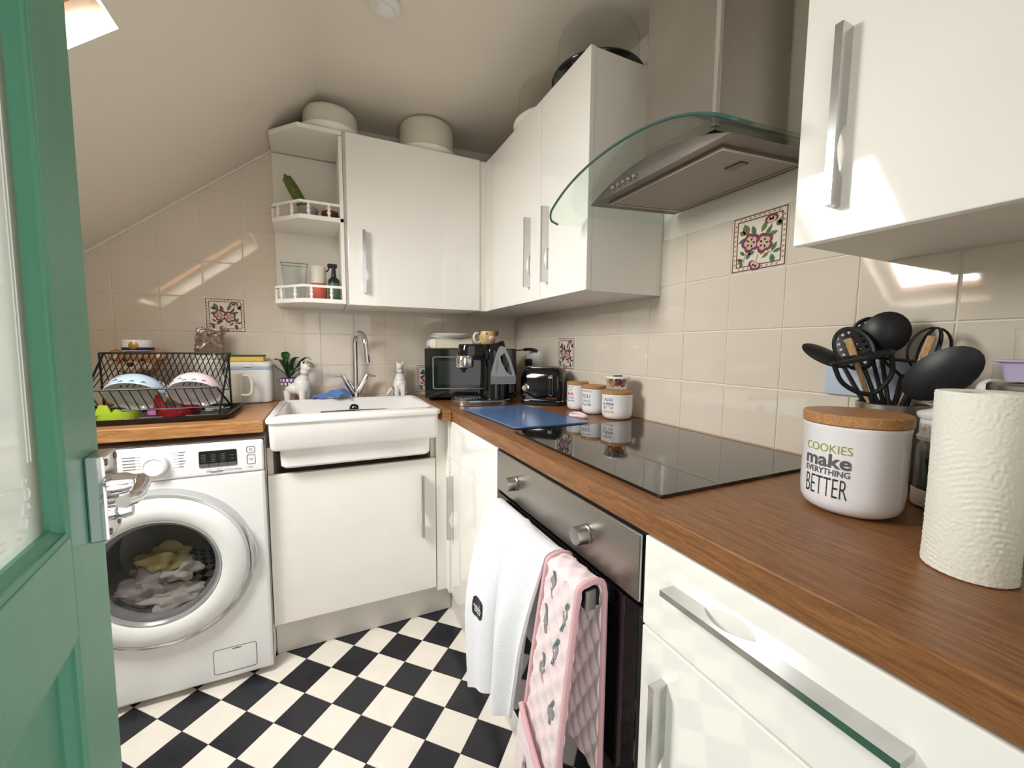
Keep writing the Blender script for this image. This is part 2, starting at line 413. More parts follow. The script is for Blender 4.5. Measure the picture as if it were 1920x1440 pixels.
# floor: 45 degree chequer of vinyl squares
HD = .0829; FX, FY = -.804, -.9215
def diamond_mesh():
    me = bpy.data.meshes.new('floor_tile'); r = HD-.0009
    V = [(r, 0, 0), (0, r, 0), (-r, 0, 0), (0, -r, 0)]
    me.from_pydata([v for v in V]+[(x, y, -.004) for x, y, z in V], [], [(0, 1, 2, 3), (7, 6, 5, 4)]+[(i, i+4, (i+1) % 4+4, (i+1) % 4) for i in range(4)]); me.update(); return me
mb, mw = diamond_mesh(), diamond_mesh(); mb.materials.append(MATS['floor_black']); mw.materials.append(MATS['floor_white'])
for i in range(-17, 5):
    for j in range(-16, 7):
        if (i+j) % 2 == 0: continue
        x, y = FX+i*HD, FY+j*HD
        if not (-2.07 < x < -.50 and -2.2 < y < -.42): continue
        if -1.85 < x < -1.2 and y > -.50: continue
        o = bpy.data.objects.new('floor_tile', mb if i % 2 == 0 else mw); COL.objects.link(o); o.location = (x, y, 0); o.parent = floor

# wall tiles
def clip(poly, f):
    out = []
    for i in range(len(poly)):
        a, b = poly[i], poly[(i+1) % len(poly)]; fa, fb = f(a), f(b)
        if fa >= 0: out.append(a)
        if fa*fb < 0: t = fa/(fa-fb); out.append((a[0]+(b[0]-a[0])*t, a[1]+(b[1]-a[1])*t))
    return out
def tile_mesh(poly, axis):
    # poly around 0,0 ; front at 0 with a softened edge, back at +.006 ; axis 'y' or 'x'
    n = len(poly); cx = sum(p[0] for p in poly)/n; cy = sum(p[1] for p in poly)/n
    ins = []
    for p in poly:
        d = math.hypot(p[0]-cx, p[1]-cy); k = max(0, 1-.0022/d) if d > 0 else 1; ins.append((cx+(p[0]-cx)*k, cy+(p[1]-cy)*k))
    P = (lambda a, b, t: (a, t, b)) if axis == 'y' else (lambda a, b, t: (t, a, b))
    V = [P(*p, 0) for p in ins]+[P(*p, .0012) for p in poly]+[P(*p, .006) for p in poly]
    F = [tuple(range(n))]
    for k in (0, n):
        for i in range(n): j = (i+1) % n; F.append((k+i, k+n+i, k+n+j, k+j))
    me = bpy.data.meshes.new('tile'); me.from_pydata(V, [], F); me.update()
    bm = bmesh.new(); bm.from_mesh(me); bmesh.ops.recalc_face_normals(bm, faces=bm.faces); bm.to_mesh(me); bm.free(); return me
PB, XQ, ZP = .1525, -1.6629, .9177
PR, YQ, ZQ = .1536, -.9401, .9087
g = .0016
sq = lambda p: [(-p/2+g, -p/2+g), (p/2-g, -p/2+g), (p/2-g, p/2-g), (-p/2+g, p/2-g)]
full_b, full_r = tile_mesh(sq(PB), 'y'), tile_mesh(sq(PR), 'x')
dec_b, dec_r = full_b.copy(), full_r.copy()
for me in (full_b, full_r): me.materials.append(MATS['tile'])
for me in (dec_b, dec_r): me.materials.append(MATS['tile_white'])
def add_tile(me, loc, wall):
    o = bpy.data.objects.new('tile', me); COL.objects.link(o); o.location = loc; o.parent = wall; return o
decor = {}
for k in range(-4, 12):
    for r in range(8):
        x0, z0 = XQ+k*PB, ZP+r*PB; cx, cz = x0+PB/2, z0+PB/2
        if cx > .0: continue
        if x0 > -1.24 and r > 2: continue
        full = sq(PB)
        poly = clip(full, lambda p: slopez(cx+p[0])-.012-(cz+p[1]))
        if x0+PB > 0: poly = clip(poly, lambda p: -.001-(cx+p[0])) if poly else poly
        if len(poly) < 3: continue
        if len(poly) == 4 and all(abs(a[0]-b[0])+abs(a[1]-b[1]) < 1e-7 for a, b in zip(poly, full)):
            d = (k, r) in ((1, 2), (7, 0)); o = add_tile(dec_b if d else full_b, (cx, 0, cz), wall_back)
            if d: decor[('b', k)] = o
        else:
            me = tile_mesh(poly, 'y'); me.materials.append(MATS['tile']); add_tile(me, (cx, 0, cz), wall_back)
for k in range(-7, 9):
    for r in range(4):
        y1 = YQ-k*PR; cy, cz = y1-PR/2, ZQ+r*PR+PR/2
        if y1-PR > -.001 or y1 < -2.2: continue
        if r == 3 and not (-1.76 < cy < -1.05): continue
        poly = sq(PR); c0 = cy
        if y1 > 0: poly = clip(poly, lambda p: -.001-(cy+p[0]))
        if y1-PR < -2.23: poly = clip(poly, lambda p: (cy+p[0])+2.23)
        if len(poly) < 3: continue
        if poly == sq(PR):
            d = (k, r) in ((3, 3), (-3, 1)); o = add_tile(dec_r if d else full_r, (0, cy, cz), wall_right)
            if d: decor[('r', k)] = o
        else:
            me = tile_mesh(poly, 'x'); me.materials.append(MATS['tile']); add_tile(me, (0, cy, cz), wall_right)
# fired flower pattern on the four decor tiles
DM = ['decor_border', 'decor_box', 'decor_leaf', 'decor_leaf2', 'decor_petal', 'decor_petal2', 'decor_core', 'decor_brown']
def decor_print(tileo, kind, dark):
    bm = bmesh.new(); p = PB if kind == 'b' else PR; lay = [0]
    def poly(pts, mi, h):
        V = []
        for u, v in pts:
            a, b = (u-.5)*(p-2*g), (v-.5)*(p-2*g)
            V.append(bm.verts.new((a, -h, b) if kind == 'b' else (-h, -a, b)))
        f = bm.faces.new(V); f.material_index = mi
    def rect(u0, u1, v0, v1, mi, h): poly([(u0, v0), (u1, v0), (u1, v1), (u0, v1)], mi, h)
    for q in (.02, .095):
        t = .018; e = 1-q
        for a in ((q, e, q, q+t), (q, e, e-t, e), (q, q+t, q, e), (e-t, e, q, e)): rect(*a, 0, .0004)
    n = 9
    for i in range(n):
        c = .115+(.77)*(i+.5)/n
        for a, b in ((c, .0645), (c, .9355), (.0645, c), (.9355, c)): rect(a-.026, a+.026, b-.024, b+.024, 1, .0003); rect(a-.010, a+.010, b-.008, b+.008, 7, .0004)
    def leaf(u, v, ang, L, W, mi, h=.0005):
        a = math.radians(ang); d = (math.cos(a), math.sin(a)); nn = (-d[1], d[0]); pts = []
        for s, wv in ((0, 0), (.2, .65), (.45, 1), (.7, .8), (.9, .3), (1, 0), (.9, -.3), (.7, -.8), (.45, -1), (.2, -.65)):
            pts.append((u+d[0]*L*s+nn[0]*W*wv, v+d[1]*L*s+nn[1]*W*wv))
        poly(pts, mi, h)
    def stem(u0, v0, u1, v1): 
        d = math.hypot(u1-u0, v1-v0); nx, ny = -(v1-v0)/d*.005, (u1-u0)/d*.005; poly([(u0+nx, v0+ny), (u0-nx, v0-ny), (u1-nx, v1-ny), (u1+nx, v1+ny)], 3, .00045)
    def flower(u, v, r, a0=0, a1=360, k=5):
        for i in range(k):
            a = a0+(a1-a0)*(i+.5)/k; rr = math.radians(a); c = (u+r*.58*math.cos(rr), v+r*.58*math.sin(rr))
            for R_, mi, h in ((r*.52, 4, .0006+.00002*i), (r*.34, 5, .0008)):
                kx = c if mi == 4 else (u+r*.42*math.cos(rr), v+r*.42*math.sin(rr))
                poly([(kx[0]+R_*math.cos(t*PI/6)*(1), kx[1]+R_*math.sin(t*PI/6)) for t in range(12)], mi, h)
        poly([(u+r*.26*math.cos(t*PI/5), v+r*.26*math.sin(t*PI/5)) for t in range(10)], 6, .0009)
    L1, L2 = (7, 2) if dark else (2, 3)
    for a in ((.44, .60, 108, .20, .045, L1), (.30, .64, 110, .22, .07, L2), (.55, .64, 62, .20, .045, L2), (.62, .56, 55, .2, .035, L1), (.66, .56, 12, .18, .04, L2), (.28, .60, 205, .17, .035, L1), (.26, .66, 150, .14, .045, L2),
              (.74, .28, 60, .17, .035, L1), (.76, .26, 15, .16, .03, L1), (.74, .24, -75, .17, .045, L1), (.70, .28, 215, .15, .03, L2), (.36, .34, 240, .14, .04, L1), (.44, .34, 200, .12, .035, L1), (.26, .30, 140, .13, .03, L1), (.24, .24, 215, .14, .035, L2), (.22, .18, 240, .10, .03, L1), (.20, .22, 160, .10, .03, L2), (.54, .26, 30, .12, .015, L1), (.80, .76, -40, .12, .05, L1), (.84, .70, 60, .14, .04, L2)): leaf(*a)
    stem(.5, .28, .48, .16); stem(.62, .60, .74, .76); stem(.30, .40, .24, .18); stem(.62, .34, .74, .26)
    flower(.36, .50, .16); flower(.60, .45, .16); flower(.72, .78, .12, 20, 170, 3); flower(.47, .13, .12, 150, 330, 3)
    o = from_bm('flower_print', bm, DM, tileo, world=False); return o
decor_print(decor[('b', 1)], 'b', True); decor_print(decor[('r', 3)], 'r', False); decor_print(decor[('r', -3)], 'r', True)
if ('b', 7) in decor: decor_print(decor[('b', 7)], 'b', True)

# ---------------------------------------------------------------- worktops
bm = bmesh.new()
def poly_slab(name, poly, z0, z1, m, bev=.003, parent=None): return prism(name, poly, 'z', z0, z1, m, parent, bev, 2)
wt = poly_slab('worktop', [(-2.149, -.002), (-2.149, -.605), (-1.238, -.605), (-1.238, -.117), (-.622, -.117), (-.622, -.642), (-.5875, -.642), (-.5875, -.002)], .87, .91, 'oak_x')
tag(wt, 'oak worktop carrying the dish rack and running behind the white sink', 'worktop')
wt2 = box('worktop', -.5845, -.001, -2.228, -.002, .87, .91, 'oak_y', None, .003, 2)
tag(wt2, 'long oak worktop holding the black hob and canisters', 'worktop')

# ---------------------------------------------------------------- pull handle: flat plate with a lens cut out on the door side
def pull(parent, base, along, out, L=.262, D=.027, T=.011, c0=.53, c1=.84, m='handle_metal', name='handle'):
    along, out, base = Vector(along), Vector(out), Vector(base); side = along.cross(out)
    pts = [(0, 0), (c0*L, 0)]
    for i in range(1, 12):
        t = i/12; pts.append(((c0+(c1-c0)*t)*L, D*.72*math.sin(PI*t)**.8))
    pts += [(c1*L, 0), (L, 0), (L, D), (0, D)]
    bm = bmesh.new(); A = [bm.verts.new(base+along*s+out*d+side*T/2) for s, d in pts]; B = [bm.verts.new(base+along*s+out*d-side*T/2) for s, d in pts]
    n = len(pts); bm.faces.new(A); bm.faces.new(B[::-1])
    for i in range(n): bm.faces.new((A[i], B[i], B[(i+1) % n], A[(i+1) % n]))
    return from_bm(name, bm, m, parent)

# ---------------------------------------------------------------- wall cabinets
U, T_, B_ = .3056, 2.049, 1.342
def panel(name, x0, x1, y0, y1, z0, z1, parent, m='cream_gloss', bev=.002): return box(name, x0, x1, y0, y1, z0, z1, m, parent, bev, 2)
c = thing('wall_cabinet', (-.64, -.15, B_), 'cream wall cabinet with a single door hung over the sink', 'cabinet')
panel('body', -.9455, -.343, -.286, -.001, B_, T_, c, 'carcass', 0)
d = panel('door', -.9352, -.3425, -U, -.2865, B_+.001, T_+.001, c)
pull(d, (-.872, -U, 1.657), (0, 0, -1), (0, -1, 0))
c = thing('corner_post', (-.32, -.30, B_), 'narrow cream filler post in the corner between two wall cabinets', 'filler post')
panel('post', -.3415, -.3065, -.298, -.285, B_, T_, c, 'cream_satin', .001); panel('return_strip', -.3065, -.2865, -.352, -.285, B_, T_, c, 'cream_satin', .001)
c = thing('wall_cabinet', (-.15, -.74, B_), 'cream two-door wall cabinet beside the extractor hood', 'cabinet')
panel('body', -.286, -.001, -1.1415, -.003, B_, T_-.002, c, 'cream_satin', 0)
d = panel('door', -U, -.2868, -.8450, -.3532, B_+.001, T_+.001, c); pull(d, (-U, -.766, 1.66), (0, 0, -1), (-1, 0, 0))
d = panel('door', -U, -.2868, -1.1422, -.8480, B_+.001, T_+.001, c); pull(d, (-U, -.905, 1.66), (0, 0, -1), (-1, 0, 0))
c = thing('wall_cabinet', (-.15, -1.98, 1.339), 'cream wall cabinet with a long handle above the utensil pot', 'cabinet')
panel('body', -.286, -.001, -2.228, -1.7515, 1.343, 2.049, c, 'carcass', 0)
d = panel('door', -U, -.2868, -2.228, -1.7505, 1.339, 2.05, c); pull(d, (-U, -1.813, 1.648), (0, 0, -1), (-1, 0, 0))
# open corner shelf unit
c = thing('corner_shelf_unit', (-1.09, -.15, B_), 'cream open end shelf unit with turned spindle rails', 'shelf unit')
sp = lambda e=0: [(-1.229+e, -.001), (-1.2225+e, -.178), (-1.112, -.300+e), (-.9475, -.300+e), (-.9475, -.001)]
panel('back_panel', -1.228, -.9475, -.013, -.001, B_+.02, 2.03, c, 'carcass', 0)
panel('side_panel', -.962, -.9475, -.300, -.014, B_+.02, 2.03, c, 'cream_satin', .001)
SH = (1.345, 1.682, 2.034)
for z in SH: prism('shelf', sp(), 'z', z, z+.018, 'cream_satin', c, .002)
def spindle_mesh(h=.046):
    bm = bmesh.new(); pr = [(.006, 0), (.0072, .05), (.0042, .15), (.0078, .35), (.0078, .45), (.004, .55), (.0068, .7), (.0078, .78), (.0042, .88), (.0065, 1)]
    bm_lathe(bm, [(0, 0)]+[(r, z*h) for r, z in pr]+[(0, h)], seg=10); me = bpy.data.meshes.new('spindle'); bmesh.ops.recalc_face_normals(bm, faces=bm.faces); bm.to_mesh(me); bm.free()
    me.polygons.foreach_set('use_smooth', [True]*len(me.polygons)); me.materials.append(MATS['cream_satin']); return me
spm = spindle_mesh()
for z in SH[:2]:
    P = [Vector((-1.2185, -.150, 0)), Vector((-1.2155, -.176, 0)), Vector((-1.110, -.293, 0)), Vector((-.9485, -.293, 0))]
    zt = z+.018+.046
    bm = bmesh.new()
    for a, b in zip(P, P[1:]):
        dd = (b-a).normalized(); nn = Vector((-dd.y, dd.x, 0))*.006; e = dd*.002
        V = [bm.verts.new(q+Vector((0, 0, h))) for h in (zt, zt+.010) for q in (a-e-nn, b+e-nn, b+e+nn, a-e+nn)]
        for q in ((0, 1, 2, 3), (4, 5, 6, 7), (0, 1, 5, 4), (1, 2, 6, 5), (2, 3, 7, 6), (3, 0, 4, 7)): bm.faces.new([V[i] for i in q])
    rail = from_bm('rail', bm, 'cream_satin', c)
    for a in ((-1.218, -.158), (-1.197, -.196), (-1.142, -.257), (-1.080, -.293), (-1.004, -.293)):
        o = bpy.data.objects.new('spindle', spm); COL.objects.link(o); o.parent = c; o.location = Vector((a[0], a[1], z+.018))-c.location

# ---------------------------------------------------------------- base cabinets, plinth, oven, hob
F = .5835
c = thing('base_cabinet', (-.30, -.86, 0), 'cream base cabinet with false drawer front between the sink and the oven', 'cabinet')
panel('body', -.563, -.02, -1.105, -.612, .13, .868, c, 'carcass', 0)
panel('drawer_front', -F, -.5638, -1.1055, -.6125, .7115, .8665, c)
d = panel('door', -F, -.5638, -1.1055, -.6125, .128, .7085, c); pull(d, (-F, -.650, .645), (0, 0, -1), (-1, 0, 0))
panel('plinth', -.558, -.54, -1.108, -.523, .001, .126, c, 'plinth', 0)
c = thing('base_cabinet', (-.30, -1.97, 0), 'cream base cabinet with a long-handled drawer next to the oven', 'cabinet')
panel('body', -.563, -.02, -2.228, -1.7205, .13, .868, c, 'carcass', 0)
d = panel('drawer', -F, -.5638, -2.228, -1.7205, .7185, .8665, c); pull(d, (-F, -1.780, .810), (0, -1, 0), (-1, 0, 0), L=.272, c0=.20, c1=.47, T=.009)
d = panel('door', -F, -.5638, -2.228, -1.7205, .128, .7145, c); pull(d, (-F, -1.771, .655), (0, 0, -1), (-1, 0, 0), c0=.45, c1=.80)
panel('plinth', -.558, -.54, -2.228, -1.7205, .001, .126, c, 'plinth', 0)
c = thing('sink_cabinet', (-.935, -.30, 0), 'cream sink base cabinet with one door and a scuffed plinth', 'cabinet')
bm = bmesh.new(); bbox(bm, -1.236, -1.218, -.555, -.02, .13, .803); bbox(bm, -.652, -.634, -.555, -.02, .13, .803); bbox(bm, -1.218, -.652, -.555, -.02, .13, .148); bbox(bm, -1.218, -.652, -.03, -.02, .148, .80)
from_bm('body', bm, 'cream_edge', c)
d = panel('door', -1.2345, -.6365, -.575, -.5565, .148, .708, c, 'cream_satin'); pull(d, (-.694, -.575, .645), (0, 0, -1), (0, -1, 0), L=.258)
panel('filler_strip', -.633, -.592, -.572, -.555, .128, .868, c, 'cream_satin', .001)
panel('corner_strip', -.592, -.5645, -.6105, -.555, .128, .868, c, 'cream_satin', .001)
panel('plinth', -1.236, -.5585, -.5195, -.502, .001, .146, c, 'plinth', 0)

c = thing('oven', (-.30, -1.413, 0), 'built-in steel and black glass oven under the hob', 'oven')
panel('body', -.560, -.03, -1.7165, -1.1105, .13, .866, c, 'black_rough', 0)
panel('trim_frame', -.578, -.5605, -1.7175, -1.1075, .742, .8675, c, 'black_plastic', .001)
panel('control_panel', -F-.002, -.5785, -1.7125, -1.1105, .746, .8635, c, 'steel_brushed', .003)
panel('oven_door', -F, -.561, -1.7135, -1.1105, .135, .7385, c, 'oven_glass', .003)
panel('plinth', -.558, -.54, -1.7195, -1.1085, .001, .126, c, 'plinth', 0)
for y in (-1.238, -1.563):
    lathe('knob', [(0, 0), (.0185, 0), (.0195, .003), (.0185, .004), (.0175, .026), (.0165, .028), (0, .0285)], None, 'steel_brushed', c, 32, Matrix.Translation((-.5855, y, .800)) @ Matrix.Rotation(-PI/2, 4, 'Y'))
h = box('handle', -.640, -.620, -1.640, -1.190, .704, .739, 'black_gloss', c, .002, 2)
for y0, y1 in ((-1.640, -1.620), (-1.210, -1.190)): box('handle_bracket', -.6195, -.584, y0, y1, .706, .737, 'black_plastic', h, .001)
for y0, y1 in ((-1.6435, -1.6402), (-1.1898, -1.1865)): box('end_cap', -.6405, -.6195, y0, y1, .7035, .7395, 'steel', h)

hob = thing('hob', (-.295, -1.41, .91), 'black glass ceramic hob set in the oak worktop', 'hob')
prism('glass', rrect(-.534, -.05, -1.700, -1.120, .006), 'z', .9105, .9165, 'hob_glass', hob, .0012)

# ---------------------------------------------------------------- extractor hood (leans a little forward)
HY = -1.42
hood = thing('extractor_hood', (-.2, HY, 1.58), 'stainless steel extractor hood with a curved glass visor', 'hood', world=True)
TL = .066
def tilt(p): return (p[0], p[1], p[2]+TL*p[0])
def seg_arc(hw, rise, n=28): # circular arc over -hw..hw, height above the chord
    R = (hw*hw+rise*rise)/(2*rise); return [(-hw+2*hw*i/n, math.sqrt(R*R-(-hw+2*hw*i/n)**2)-(R-rise)) for i in range(n+1)]
bm = bmesh.new(); Z0 = 1.592; hw = .222; xf = -.335
prof = [(HY+a, Z0+b) for a, b in seg_arc(hw, .046)]
A = [bm.verts.new(tilt((xf, y, z))) for y, z in prof]; B = [bm.verts.new(tilt((-.012, y, z))) for y, z in prof]
n = len(prof); bm.faces.new(A); bm.faces.new(B[::-1])
for i in range(n): bm.faces.new((A[i], B[i], B[(i+1) % n], A[(i+1) % n]))
from_bm('body', bm, 'steel_dull', hood)
def tilted_box(name, x0, x1, y0, y1, z0, z1, m, bev=0):
    bm = bbox(bmesh.new(), x0, x1, y0, y1, z0, z1, bev)
    for v in bm.verts: v.co = tilt(v.co)
    return from_bm(name, bm, m, hood)
fl = tilted_box('grease_filter', -.298, -.045, HY-.175, HY+.175, Z0-.004, Z0-.0003, 'filter_mesh')
bm = bmesh.new()
for a in ((-.302, -.294, HY-.18, HY+.18), (-.049, -.041, HY-.18, HY+.18), (-.294, -.049, HY-.18, HY-.172), (-.294, -.049, HY+.172, HY+.18)): bbox(bm, a[0], a[1], a[2], a[3], Z0-.0062, Z0-.0003)
for v in bm.verts: v.co = tilt(v.co)
f2 = from_bm('filter_frame', bm, 'steel', hood)
tilted_box('filter_latch', -.20, -.175, HY-.145, HY-.105, Z0-.008, Z0-.0042, 'steel_dull')
bm = bmesh.new()
for i in range(84):
    y = HY-.170+i*.00405; bbox(bm, -.292, -.051, y, y+.0016, Z0-.0046, Z0-.0041)
for v in bm.verts: v.co = tilt(v.co)
o = from_bm('filter_ridges', bm, 'filter_mesh', hood); o['kind'] = 'stuff'
for i in range(5):
    y = HY+.115-i*.020
    lathe('button', [(0, 0), (.0055, 0), (.0055, .007), (.0045, .009), (0, .0092)], None, 'chrome', hood, 16, Matrix.Translation(tilt((xf-.0003, y, Z0+.0135))) @ Matrix.Rotation(-PI/2, 4, 'Y'))
# glass visor: sheet bent over the body, rounded front corners
gz, ghw, gxf, gt = 1.645, .305, -.437, .006
def visor(u, v):
    # v along y (arc), u from wall to front edge
    y = -ghw+2*ghw*v; z = -.6*y*y-3.5*y**4
    e = min(v, 1-v)*2*ghw; rc = .045
    xe = gxf if e > rc else gxf+rc-math.sqrt(max(0, rc*rc-(rc-e)**2))
    return tilt((-.004+(xe+.004)*u, HY+y, gz+z))
vs_ = sheet('glass_visor', visor, 6, 80, ['glass_green'], hood, gt)
bm = bmesh.new(); pts = [Vector(visor(1, j/80))+Vector((-.0005, 0, 0)) for j in range(81)]; bm_tube(bm, pts, .0032, 6); from_bm('polished_edge', bm, 'glass_edge', hood, True)
box('chimney', -.25, -.002, -1.535, -1.315, 1.643, 2.20, 'steel', hood, .004, 2)
tube('seam_highlight_tube', [(-.2465, -1.5315, 1.650), (-.2465, -1.5315, 2.195)], .0085, 'chrome', hood, 16)  # chrome tube added over the corner seam, shaped to catch the skylight highlight
# ---------------------------------------------------------------- washing machine
wx0, wx1, wyf = -1.835, -1.238, -.612
wm = thing('washing_machine', (-1.5365, -.32, 0), 'white front-loading washing machine with a round porthole door', 'washing machine')
bm = bbox(bmesh.new(), wx0, wx1, -.592, -.03, .022, .848); bmesh.ops.delete(bm, geom=[f for f in bm.faces if f.normal.y < -.9 or all(abs(v.co.y+.592) < 1e-6 for v in f.verts)], context='FACES'); from_bm('body', bm, 'washer_white', wm)
def holed_panel(name, x0, x1, z0, z1, cx, cz, r, y0, y1, m, parent, n=96, bev=.008):
    A = sorted([2*PI*k/n for k in range(n)]+[math.atan2(zz-cz, xx-cx) % (2*PI) for xx in (x0, x1) for zz in (z0, z1)]); bm = bmesh.new()
    def edge(a, i): d = (math.cos(a), math.sin(a)); t = min(((x1-i if d[0] > 0 else x0+i)-cx)/d[0] if abs(d[0]) > 1e-9 else 9, ((z1-i if d[1] > 0 else z0+i)-cz)/d[1] if abs(d[1]) > 1e-9 else 9); return (cx+d[0]*t, cz+d[1]*t)
    rows = [[bm.verts.new((cx+r*math.cos(a), y, cz+r*math.sin(a))) for a in A] for y in (y1, y0)]
    rows += [[bm.verts.new((edge(a, i)[0], y, edge(a, i)[1])) for a in A] for i, y in ((bev, y0), (bev*.3, y0+bev*.3), (0, y0+bev), (0, y1))]
    for P_, Q_ in zip(rows, rows[1:]):
        for k in range(len(A)): bm.faces.new((P_[k], P_[(k+1) % len(A)], Q_[(k+1) % len(A)], Q_[k]))
    return from_bm(name, bm, m, parent)
holed_panel('front_panel', wx0+.001, wx1-.001, .024, .7395, -1.5365, .455, .1625, wyf, -.5925, 'washer_white', wm)
fascia = box('control_panel', wx0+.001, wx1-.001, wyf-.001, -.5925, .7405, .8475, 'enamel_white', wm, .008, 4)
DC = (-1.5365, .455); Rd = .243
fy = wyf
def ycyl(name, prof, cx, cz, y, m, parent, seg=64, **k): # lathe around the -y axis: profile z grows toward the viewer
    return lathe(name, prof, None, m, parent, seg, Matrix.Translation((cx, y, cz)) @ Matrix.Rotation(PI/2, 4, 'X'), **k)
ycyl('door_recess', [(.262, -.0005), (.262, .0012), (.247, .0022), (.244, .0006)], *DC, fy, 'washer_grey', wm, 72)
dr = ycyl('door', [(Rd, .0), (Rd+.002, .012), (Rd-.004, .022), (Rd-.020, .030), (.205, .037), (.178, .034), (.166, .026), (.163, .018), (.162, .004)], *DC, fy, 'washer_white', wm, 72)
ycyl('door_ring', [(.1665, .0265), (.168, .031), (.164, .0315), (.1585, .020), (.159, .018), (.1665, .0265)], *DC, fy, 'silver_plastic', dr, 72)
ycyl('porthole_glass', [(.162, .019), (.150, .022), (.10, .025), (.05, .0265), (0, .027)], *DC, fy, 'glass_smoke', dr, 64)
ycyl('outer_trim', [(Rd+.0015, .014), (Rd+.0045, .016), (Rd+.0045, .022), (Rd-.002, .0245), (Rd-.004, .0225)], *DC, fy, 'silver_plastic', dr, 72)
ycyl('drum', [(.161, .017), (.158, .001), (.150, -.02), (.152, -.16), (.10, -.18), (0, -.183)], *DC, fy, 'drum', wm, 64)
ycyl('door_seal', [(.160, .016), (.150, .012), (.146, .0), (.152, -.018), (.158, .0)], *DC, fy, 'washer_grey', wm, 64)
bm = bmesh.new(); P = [Vector((DC[0]+.258*math.cos(math.radians(t)), fy-.015, DC[1]+.258*math.sin(math.radians(t)))) for t in range(-14, 26, 2)]
bm_tube(bm, P, [.004+.007*math.sin(PI*i/(len(P)-1)) for i in range(len(P))], 8); from_bm('door_grip', bm, 'silver_plastic', dr, True)
def onface(cx, cz, y): return lambda u, v: (cx+u, y, cz+v)
yp = wyf-.0016
lathe('dial', [(0, 0), (.031, 0), (.033, .004), (.031, .018), (.026, .021), (.024, .019), (.010, .0185), (0, .0185)], None, 'washer_white', wm, 48, Matrix.Translation((-1.527, wyf-.001, .790)) @ Matrix.Rotation(PI/2, 4, 'X'))
ycyl('dial_ring', [(.0315, -.001), (.0355, 0), (.0355, .003), (.033, .005), (.0318, .001)], -1.527, .790, wyf-.001, 'washer_grey', wm, 48)
prism('display', rrect(-1.418, -1.315, .769, .823, .004), 'y', wyf-.0022, wyf-.0008, 'black_gloss', wm)
for i in range(4): prism('display_key', rrect(-1.4165+i*.0255, -1.3925+i*.0255, .7695, .781, .001), 'y', wyf-.0030, wyf-.0023, 'print_grey', wm)
bm = bmesh.new()
for cx in (-1.412, -1.386, -1.360, -1.335):
    for r in range(5):
        if cx > -1.34 and r not in (1, 3): continue
        x0 = cx; z0 = .787+r*.0055
        for a, b in ((0, .002), (.004, .012)): bm.faces.new([bm.verts.new(p) for p in ((x0+a, yp-.001, z0), (x0+b, yp-.001, z0), (x0+b, yp-.001, z0+.0022), (x0+a, yp-.001, z0+.0022))])
o = from_bm('display_print', bm, 'print_grey', wm); o['kind'] = 'stuff'
bm = bmesh.new()
def line(x0, z0, x1, z1, t=.0007):
    d = math.hypot(x1-x0, z1-z0); nx, nz = -(z1-z0)/d*t/2, (x1-x0)/d*t/2
    bm.faces.new([bm.verts.new(p) for p in ((x0+nx, yp, z0+nz), (x0-nx, yp, z0-nz), (x1-nx, yp, z1-nz), (x1+nx, yp, z1+nz))])
for k, z in enumerate((.825, .816, .806, .797, .788, .779)):
    line(-1.487+.008*k % .012, z, -1.472, z); line(-1.470, z+.0005, -1.452-.003*(k % 3), z+.0005, .0022)
    if k < 5: line(-1.606, z-.004, -1.575, z-.004, .0022); line(-1.573, z-.004, -1.562, z-.004)
for a in ((-1.635, .835, -1.635, .745), (-1.635, .835, -1.83, .832)): line(*a)
for a, b in ((-1.40, -1.35),): line(a, .7545, b, .7545, .002); line(a+.01, .751, b-.006, .751, .0016)
for x in (-1.398, -1.373, -1.349): line(x, .7605, x+.014, .7605, .0009)
o = from_bm('fascia_print', bm, 'print_grey', wm); o['kind'] = 'stuff'
for z0, z1, t in ((.806, .827, 'o'), (.768, .799, 'II>')):
    bm = bmesh.new(); P = rrect(-1.287, -1.264, z0, z1, .004); bm_tube(bm, [(x, wyf-.0014, z) for x, z in P], .0009, 5, True); b_ = from_bm('button', bm, 'print_grey', wm)
    if t == 'o':
        bm = bmesh.new(); bm_tube(bm, arc((-1.2755, yp, .8165), .0042, 120, 420, 14, (1, 0, 0), (0, 0, 1)), .0005, 4); bm_tube(bm, [(-1.2755, yp, .8165), (-1.2755, yp, .822)], .0005, 4); from_bm('power_mark', bm, 'print_grey', b_)
    else: lettering('D|0', onface(-1.2755, .7835, yp), .010, .008, 'print_grey', b_)
lettering('eco', onface(-1.341, .7555, yp), .014, .0038, 'print_grey', wm); lettering('bubble', onface(-1.318, .756, yp), .029, .0055, 'print_blue', wm, .01); lettering('7.0kg', onface(-1.279, .757, yp), .016, .0055, 'print_grey', wm)
bm = bmesh.new(); P = rrect(-1.412, -1.288, .048, .135, .008); bm_tube(bm, [(x, wyf-.0002, z) for x, z in P], .0009, 5, True); from_bm('filter_flap_edge', bm, 'print_grey', wm)
prism('filter_flap', rrect(-1.410, -1.290, .050, .133, .007), 'y', wyf-.0008, wyf-.0001, 'washer_white', wm)
box('flap_catch', -1.358, -1.332, wyf-.0015, wyf-.0008, .1275, .130, 'print_black', wm)
for x in (-1.80, -1.27):
    for y in (-.55, -.09): lathe('foot', [(0, 0), (.02, 0), (.02, .01), (.01, .012), (.01, .023), (0, .023)], (x, y, 0), 'black_rough', wm, 16)
